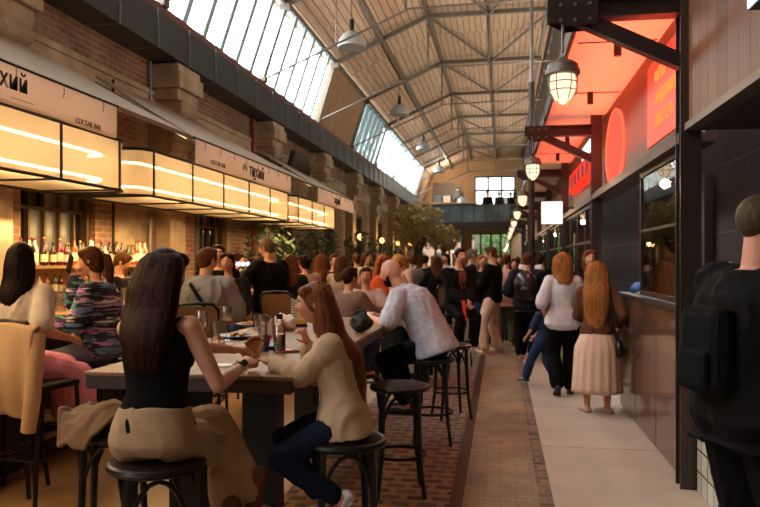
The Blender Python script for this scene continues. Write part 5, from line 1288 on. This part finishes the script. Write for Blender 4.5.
# --- aisle people
x,y=gp(457,11.2); put_chair(x-.05,y+.02,'bar chair under the man in the open black jacket',math.radians(-155))
p=person('young man in open black jacket and brown t-shirt, seated with hands clasped',x,y,-150,1.80,seat=.80,lean=6,head=(6,0,0),la=(-.04,.34,1.0),ra=(.06,.34,.98),lf=(-.05,.46,.34),rf=(.2,.5,.34),top=t_(blk2,1.0,.035,hem=-.05,wr=.008,name='jacket',inner=cloth('6a3f33'),inw=.06),bottom=dict(mat=blk),shoes=sh_w,hair=S('dark'),vox=.0115)
q=p['W'](V((.10,.44,.86))); t=thing('menu_folder','orange-red folder held on the lap of the man in the black jacket','folder',tuple(q)); sub(t,'cover',MB().cbox(q,.05,.012,.30,p['Rz']@Matrix.Rotation(.25,3,'X')),M('orange folder','d2452a',.5)); sub(t,'pages',MB().cbox(q+V((.0,.008,0)),.045,.006,.29,p['Rz']@Matrix.Rotation(.25,3,'X')),M('pages','d8cfc4',.7))
simple('man in black sweater and beige trousers standing in the aisle facing left',493,12.6,68,t_(blk,1.0,.03,hem=-.08,name='sweater'),S('brown'),H=1.80,head=(10,-14,0),la=(-.1,.36,1.12),ra=(.06,.38,1.14),bottom=dict(mat=cloth('d6b8a2'),fit=.018,wide=.02),lf=(-.17,.08,.09),rf=(.17,-.04,.09),shoes=sh_t,vox=.0125)
simple('woman in sunglasses and dark top standing behind the man in the black sweater',482,13.4,-165,t_(blk2,1.0,.025),Lg('honey',.25,1.0),H=1.66,fem=True,la=(-.1,.3,1.15),ra=(.1,.3,1.15),bottom=dict(mat=jean),shoes=sh_w)
simple('grey-haired man in a navy jacket standing behind the seated man in black',471,14.2,-80,t_(navy,1.0,.035,hem=-.12,name='jacket'),S('grey'),H=1.78,head=(0,-8,0),la=(-.1,.34,1.2),ra=(.1,.34,1.2),bottom=dict(mat=blk),shoes=sh_b)
simple('dark-haired man standing just left of the navy jacket, partly hidden',458,14.4,-60,t_(brown,1.0,.03),S('black'),H=1.66,bottom=dict(mat=blk),shoes=sh_b)
simple('person in a long pale pink shirt standing behind the man in the black sweater',506,13.8,-10,t_(blush,1.0,.03,hem=-.16,flare=.04),S('brown'),H=1.68,fem=True,bottom=dict(mat=olive,wide=.02),shoes=sh_t)
simple('dark-haired woman in wide blue jeans facing us, left of the leather backpack',514,14.4,-172,t_(rosy,1.0,.03,hem=-.12,flare=.03),Lg('dark',.22,.95),H=1.60,fem=True,bottom=dict(mat=jean,wide=.05),shoes=sh_w)
p=simple('person in a dark jacket and black trousers walking away with a black leather backpack',527,11.9,-4,t_(cloth('191a20',.6),1.0,.045,hem=-.12,wr=.008,name='jacket'),S('brown'),H=1.68,fat=1.12,bottom=dict(mat=blk,fit=.025,wide=.03),lf=(-.1,.12,.09),rf=(.1,-.14,.13),rfd=(0,1,-.5),la=(-.22,.24,1.05),ra=(.22,.24,1.05),shoes=sh_t,vox=.0125)
sp=p['sp']; c,u,r,fw=sp(.30); B=p['W'](c-fw*.235); t=thing('backpack','shiny black leather backpack on the person walking away','backpack',tuple(B)); RM=Matrix((p['Rz']@r,p['Rz']@fw,u)).transposed(); m_lea=M('shiny black leather','1c1719',.25); W=MB(); W.ell(B,.2,.11,.25,RM,18,12); sub(t,'bag_body',W,m_lea,smooth=True); W=MB(); W.ell(B-p['Rz']@fw*.07+V((0,0,-.06)),.11,.05,.09,RM); sub(t,'front_pocket',W,m_lea,smooth=True)
for s in (-1,1):
    W=MB(); W.tube([p['W'](c+r*s*.12-fw*.2+u*.12),p['W'](sp(.51)[0]+r*s*.12+u*.05),p['W'](sp(.42)[0]+r*s*.14+fw*.15)],.016,8); sub(t,'strap',W,m_lea)
simple('man with dark hair and pale shirt behind the person with the backpack',531,14.6,-20,t_(white,1.0,.03),S('dark'),H=1.76,bottom=dict(mat=blk),shoes=sh_b)
p=simple('blonde woman in a white puff-sleeved shirt and black trousers walking away near the shops',563,8.75,4,t_(cloth('cfcdd6'),.62,.028,hem=-.10,flare=.035,puff=1.5,wr=.008),Lg('honey',.30,1.25),H=1.66,fem=True,head=(-16,0,0),bottom=dict(mat=blk,fit=.014,wide=.03),lf=(-.08,-.1,.13),rf=(.10,.10,.09),lfd=(0,1,-.4),la=(-.2,.1,.95),ra=(.22,.2,1.0),shoes=sh_b,vox=.0105)
p=simple('girl with very long honey-blonde hair, brown cardigan and long pale pleated skirt',597,7.75,-10,t_(cloth('5e3b2a'),1.0,.02,hem=.0,wr=.006,name='cardigan'),Lg('honey',.62,1.45,lie=.95),H=1.56,fem=True,head=(-10,0,0),bottom=dict(kind='skirt',mat=cloth('d8b7a2',.8,.05),hem=.22),la=(-.12,.26,.95),ra=(.22,.12,.92),lfd=(-.6,1,0),rfd=(-.7,.6,0),shoes=dict(mat=M('dusty pink shoe','a98478',.6),sole=sh_w['sole']),vox=.0105)
sp=p['sp']; P=[]
for t0,o,sd in ((.50,.10,-.10),(.53,.12,.0),(.50,.13,.09),(.30,.15,.10),(.05,.18,.08),(-.05,.2,.05)):
    c,u,r,fw=sp(max(-.1,t0)); P.append(p['W'](c+r*o-fw*sd))
l=P[-1]; t=thing('shoulder_bag','small black shoulder bag worn by the girl in the long skirt','bag',tuple(l)); sub(t,'strap',MB().tube(P,.012,6),m_black); W=MB(); W.ell(l+V((.02,0,-.10)),.05,.08,.10,n=14); sub(t,'pouch',W,m_lea,smooth=True)
simple('woman with light brown hair facing us over the shoulder of the girl in the skirt',590,9.6,-176,t_(blk2,1.0,.025),Lg('chest',.22,.95),H=1.70,fem=True,bottom=dict(mat=blk),shoes=sh_b,vox=.0115)
p=simple('small child with long hair and blue jeans striding left beside the white-shirted woman',544,9.35,50,t_(blu,.55,.02,hem=-.05),Lg('honey',.3,1.0),H=1.12,fem=True,lf=(-.06,.26,.06),rf=(.06,-.16,.10),rfd=(0,1,-.4),la=(-.1,.2,.62),ra=(.08,.22,.60),bottom=dict(mat=jean,fit=.014,wide=.012),shoes=dict(mat=M('navy shoe','1b2434',.5),sole=sh_w['sole']),vox=.0105)
# --- farther crowd
seated('brown-haired woman in a dark top left of the man in the black jacket',436,13.0,30,t_(blk2,1.0,.03),Lg('brown',.35,1.1),ch_lab='bar stool under the woman in dark at the third table',H=1.66,fem=True)
far=[(404,15.5,-40,blush,'honey',1,'fair-haired woman in a pink top far behind the bald man'),(412,16.5,20,grey,'brown',0,'man in grey far back, left of the olive tree trunk'),(425,17,-20,blk,'dark',0,'man in black far back below the olive tree'),(446,17.5,160,white,'dark',1,'woman in white far back right of the smaller tree'),(383,16,170,brown,'dark',0,'man in brown far back behind the ginger-haired woman'),(357,15,30,olive,'brown',0,'man in olive far back above the boys'),(500,19,175,beige,'brown',1,'woman in beige far down the aisle'),(508,22,170,grey,'dark',0,'man in grey farthest down the aisle'),(518,20,10,blu,'brown',0,'man in blue far down the aisle near the shops'),(540,15.6,-20,blk2,'dark',0,'man in black far back beside the blonde woman'),(366,14.2,-120,cream,'brown',1,'woman in cream far back between the boys and the plants'),(420,20,0,white,'brown',1,'woman in white farthest back under the olive tree')]
for u,d,f,m,hc,fm,lab in far:
    simple(lab,u,d,f,t_(m,1.0,.03),Lg(hc,.28) if fm else S(hc),H=rnd(1.62,1.74),fem=bool(fm),bottom=dict(mat=jeand),shoes=sh_b,vox=.018)
for i,(xx,m,lab) in enumerate(((-.75,blk,'leftmost person standing on the mezzanine behind the dark balustrade'),(-.1,navy,'middle person standing on the mezzanine before the bright window'),(.55,blk2,'rightmost person standing on the mezzanine near the right wall'))):
    person(lab,xx,42.0+.3*i,170-20*i,1.74,top=t_(m,1.0,.03),bottom=dict(mat=blk),shoes=sh_b,hair=S('dark'),z0=3.68,vox=.022)
# ================================================================= CAMERA, LIGHT
sc_=bpy.context.scene
cam=bpy.data.cameras.new('camera'); cam.lens=35; cam.sensor_width=36; cam.shift_y=6.5/760; cam.clip_end=300; cam.clip_start=.05
cam.dof.use_dof=True; cam.dof.focus_distance=4.2; cam.dof.aperture_fstop=3.6
co_=bpy.data.objects.new('camera',cam); C.objects.link(co_); co_.location=(0,0,1.6); co_.rotation_euler=(PI/2,0,TH); sc_.camera=co_
w=bpy.data.worlds.new('overcast sky'); sc_.world=w; w.use_nodes=True
bg=w.node_tree.nodes['Background']; bg.inputs[0].default_value=(.95,.99,.97,1); bg.inputs[1].default_value=12.5
def area(name,loc,d,sx,sy,e,col,xaxis=(0,1,0),portal=False):
    l=bpy.data.lights.new(name,'AREA'); l.shape='RECTANGLE'; l.size=sx; l.size_y=sy; l.energy=e; l.color=col
    o=bpy.data.objects.new(name,l); C.objects.link(o)
    zz=-V(d).normalized(); xx=V(xaxis); xx=(xx-zz*xx.dot(zz)).normalized(); yy=zz.cross(xx)
    o.matrix_basis=Matrix.Translation(V(loc))@Matrix((xx,yy,zz)).transposed().to_4x4()
    if portal: l.cycles.is_portal=True
    return o
for a,b in ((YN,18.65),(23.1,40.9)): area('skylight_portal',(-4.65,(a+b)/2,6.0),(.947,0,-.32),b-a,1.75,1,(1,1,1),portal=True)
area('clerestory_portal',(1.5,(YN+YF)/2,5.93),(-1,0,0),YF-YN,3.2,1,(1,1,1),portal=True)
area('window_portal',(-.4,YF+.2,5.6),(0,-1,0),2.6,2.4,1,(1,1,1),(1,0,0),portal=True)
area('window_portal',(-2.2,YF+.2,1.6),(0,-1,0),5.6,3.3,1,(1,1,1),(1,0,0),portal=True)
# warm light out of the light boxes onto bar, counter and wall
for y0,y1,ds in BX:
    area('light_box_light',(-3.88,(y0+y1)/2,2.21),(0,0,-1),y1-y0-.3,.45,15*(y1-y0),(1,.62,.28))
for y0,y1 in ((1.6,6.2),(7.95,11.8),(13.65,17.1)): area('awning_light',(-3.75,(y0+y1)/2,2.76),(.55,0,.5),y1-y0,.1,5.5*(y1-y0),(1,.74,.5))
area('back_bar_light',(-4.6,7.7,1.95),(-.5,0,-1),3.4,.05,28,(1,.62,.25))
for a,b in ((6,22),(22,40)): area('added_uplight',(.95,(a+b)/2,4.0),(-.28,0,1),b-a,.2,270,(1,.84,.66))  # added lights without fixtures, unseen above the canopies, brighten the ceiling
area('added_uplight',(1.0,2,5.0),(-.5,0,1),6,.2,95,(1,.84,.66))  # one more added light for the near ceiling
l=bpy.data.lights.new('gallery_light','POINT'); l.energy=150; l.color=(1,.84,.66); l.shadow_soft_size=.15
o=bpy.data.objects.new('gallery_light',l); C.objects.link(o); o.location=(-3.2,43.6,6.4)
sc_.view_settings.view_transform='Standard'; sc_.view_settings.look='None'; sc_.view_settings.gamma=1; sc_.view_settings.use_curve_mapping=False
sc_.view_settings.exposure=0.12
sc_.cycles.use_denoising=True
sc_.cycles.max_bounces=8; sc_.cycles.diffuse_bounces=5; sc_.cycles.transparent_max_bounces=16; sc_.cycles.caustics_reflective=False; sc_.cycles.caustics_refractive=False
sc_.cycles.sample_clamp_indirect=6
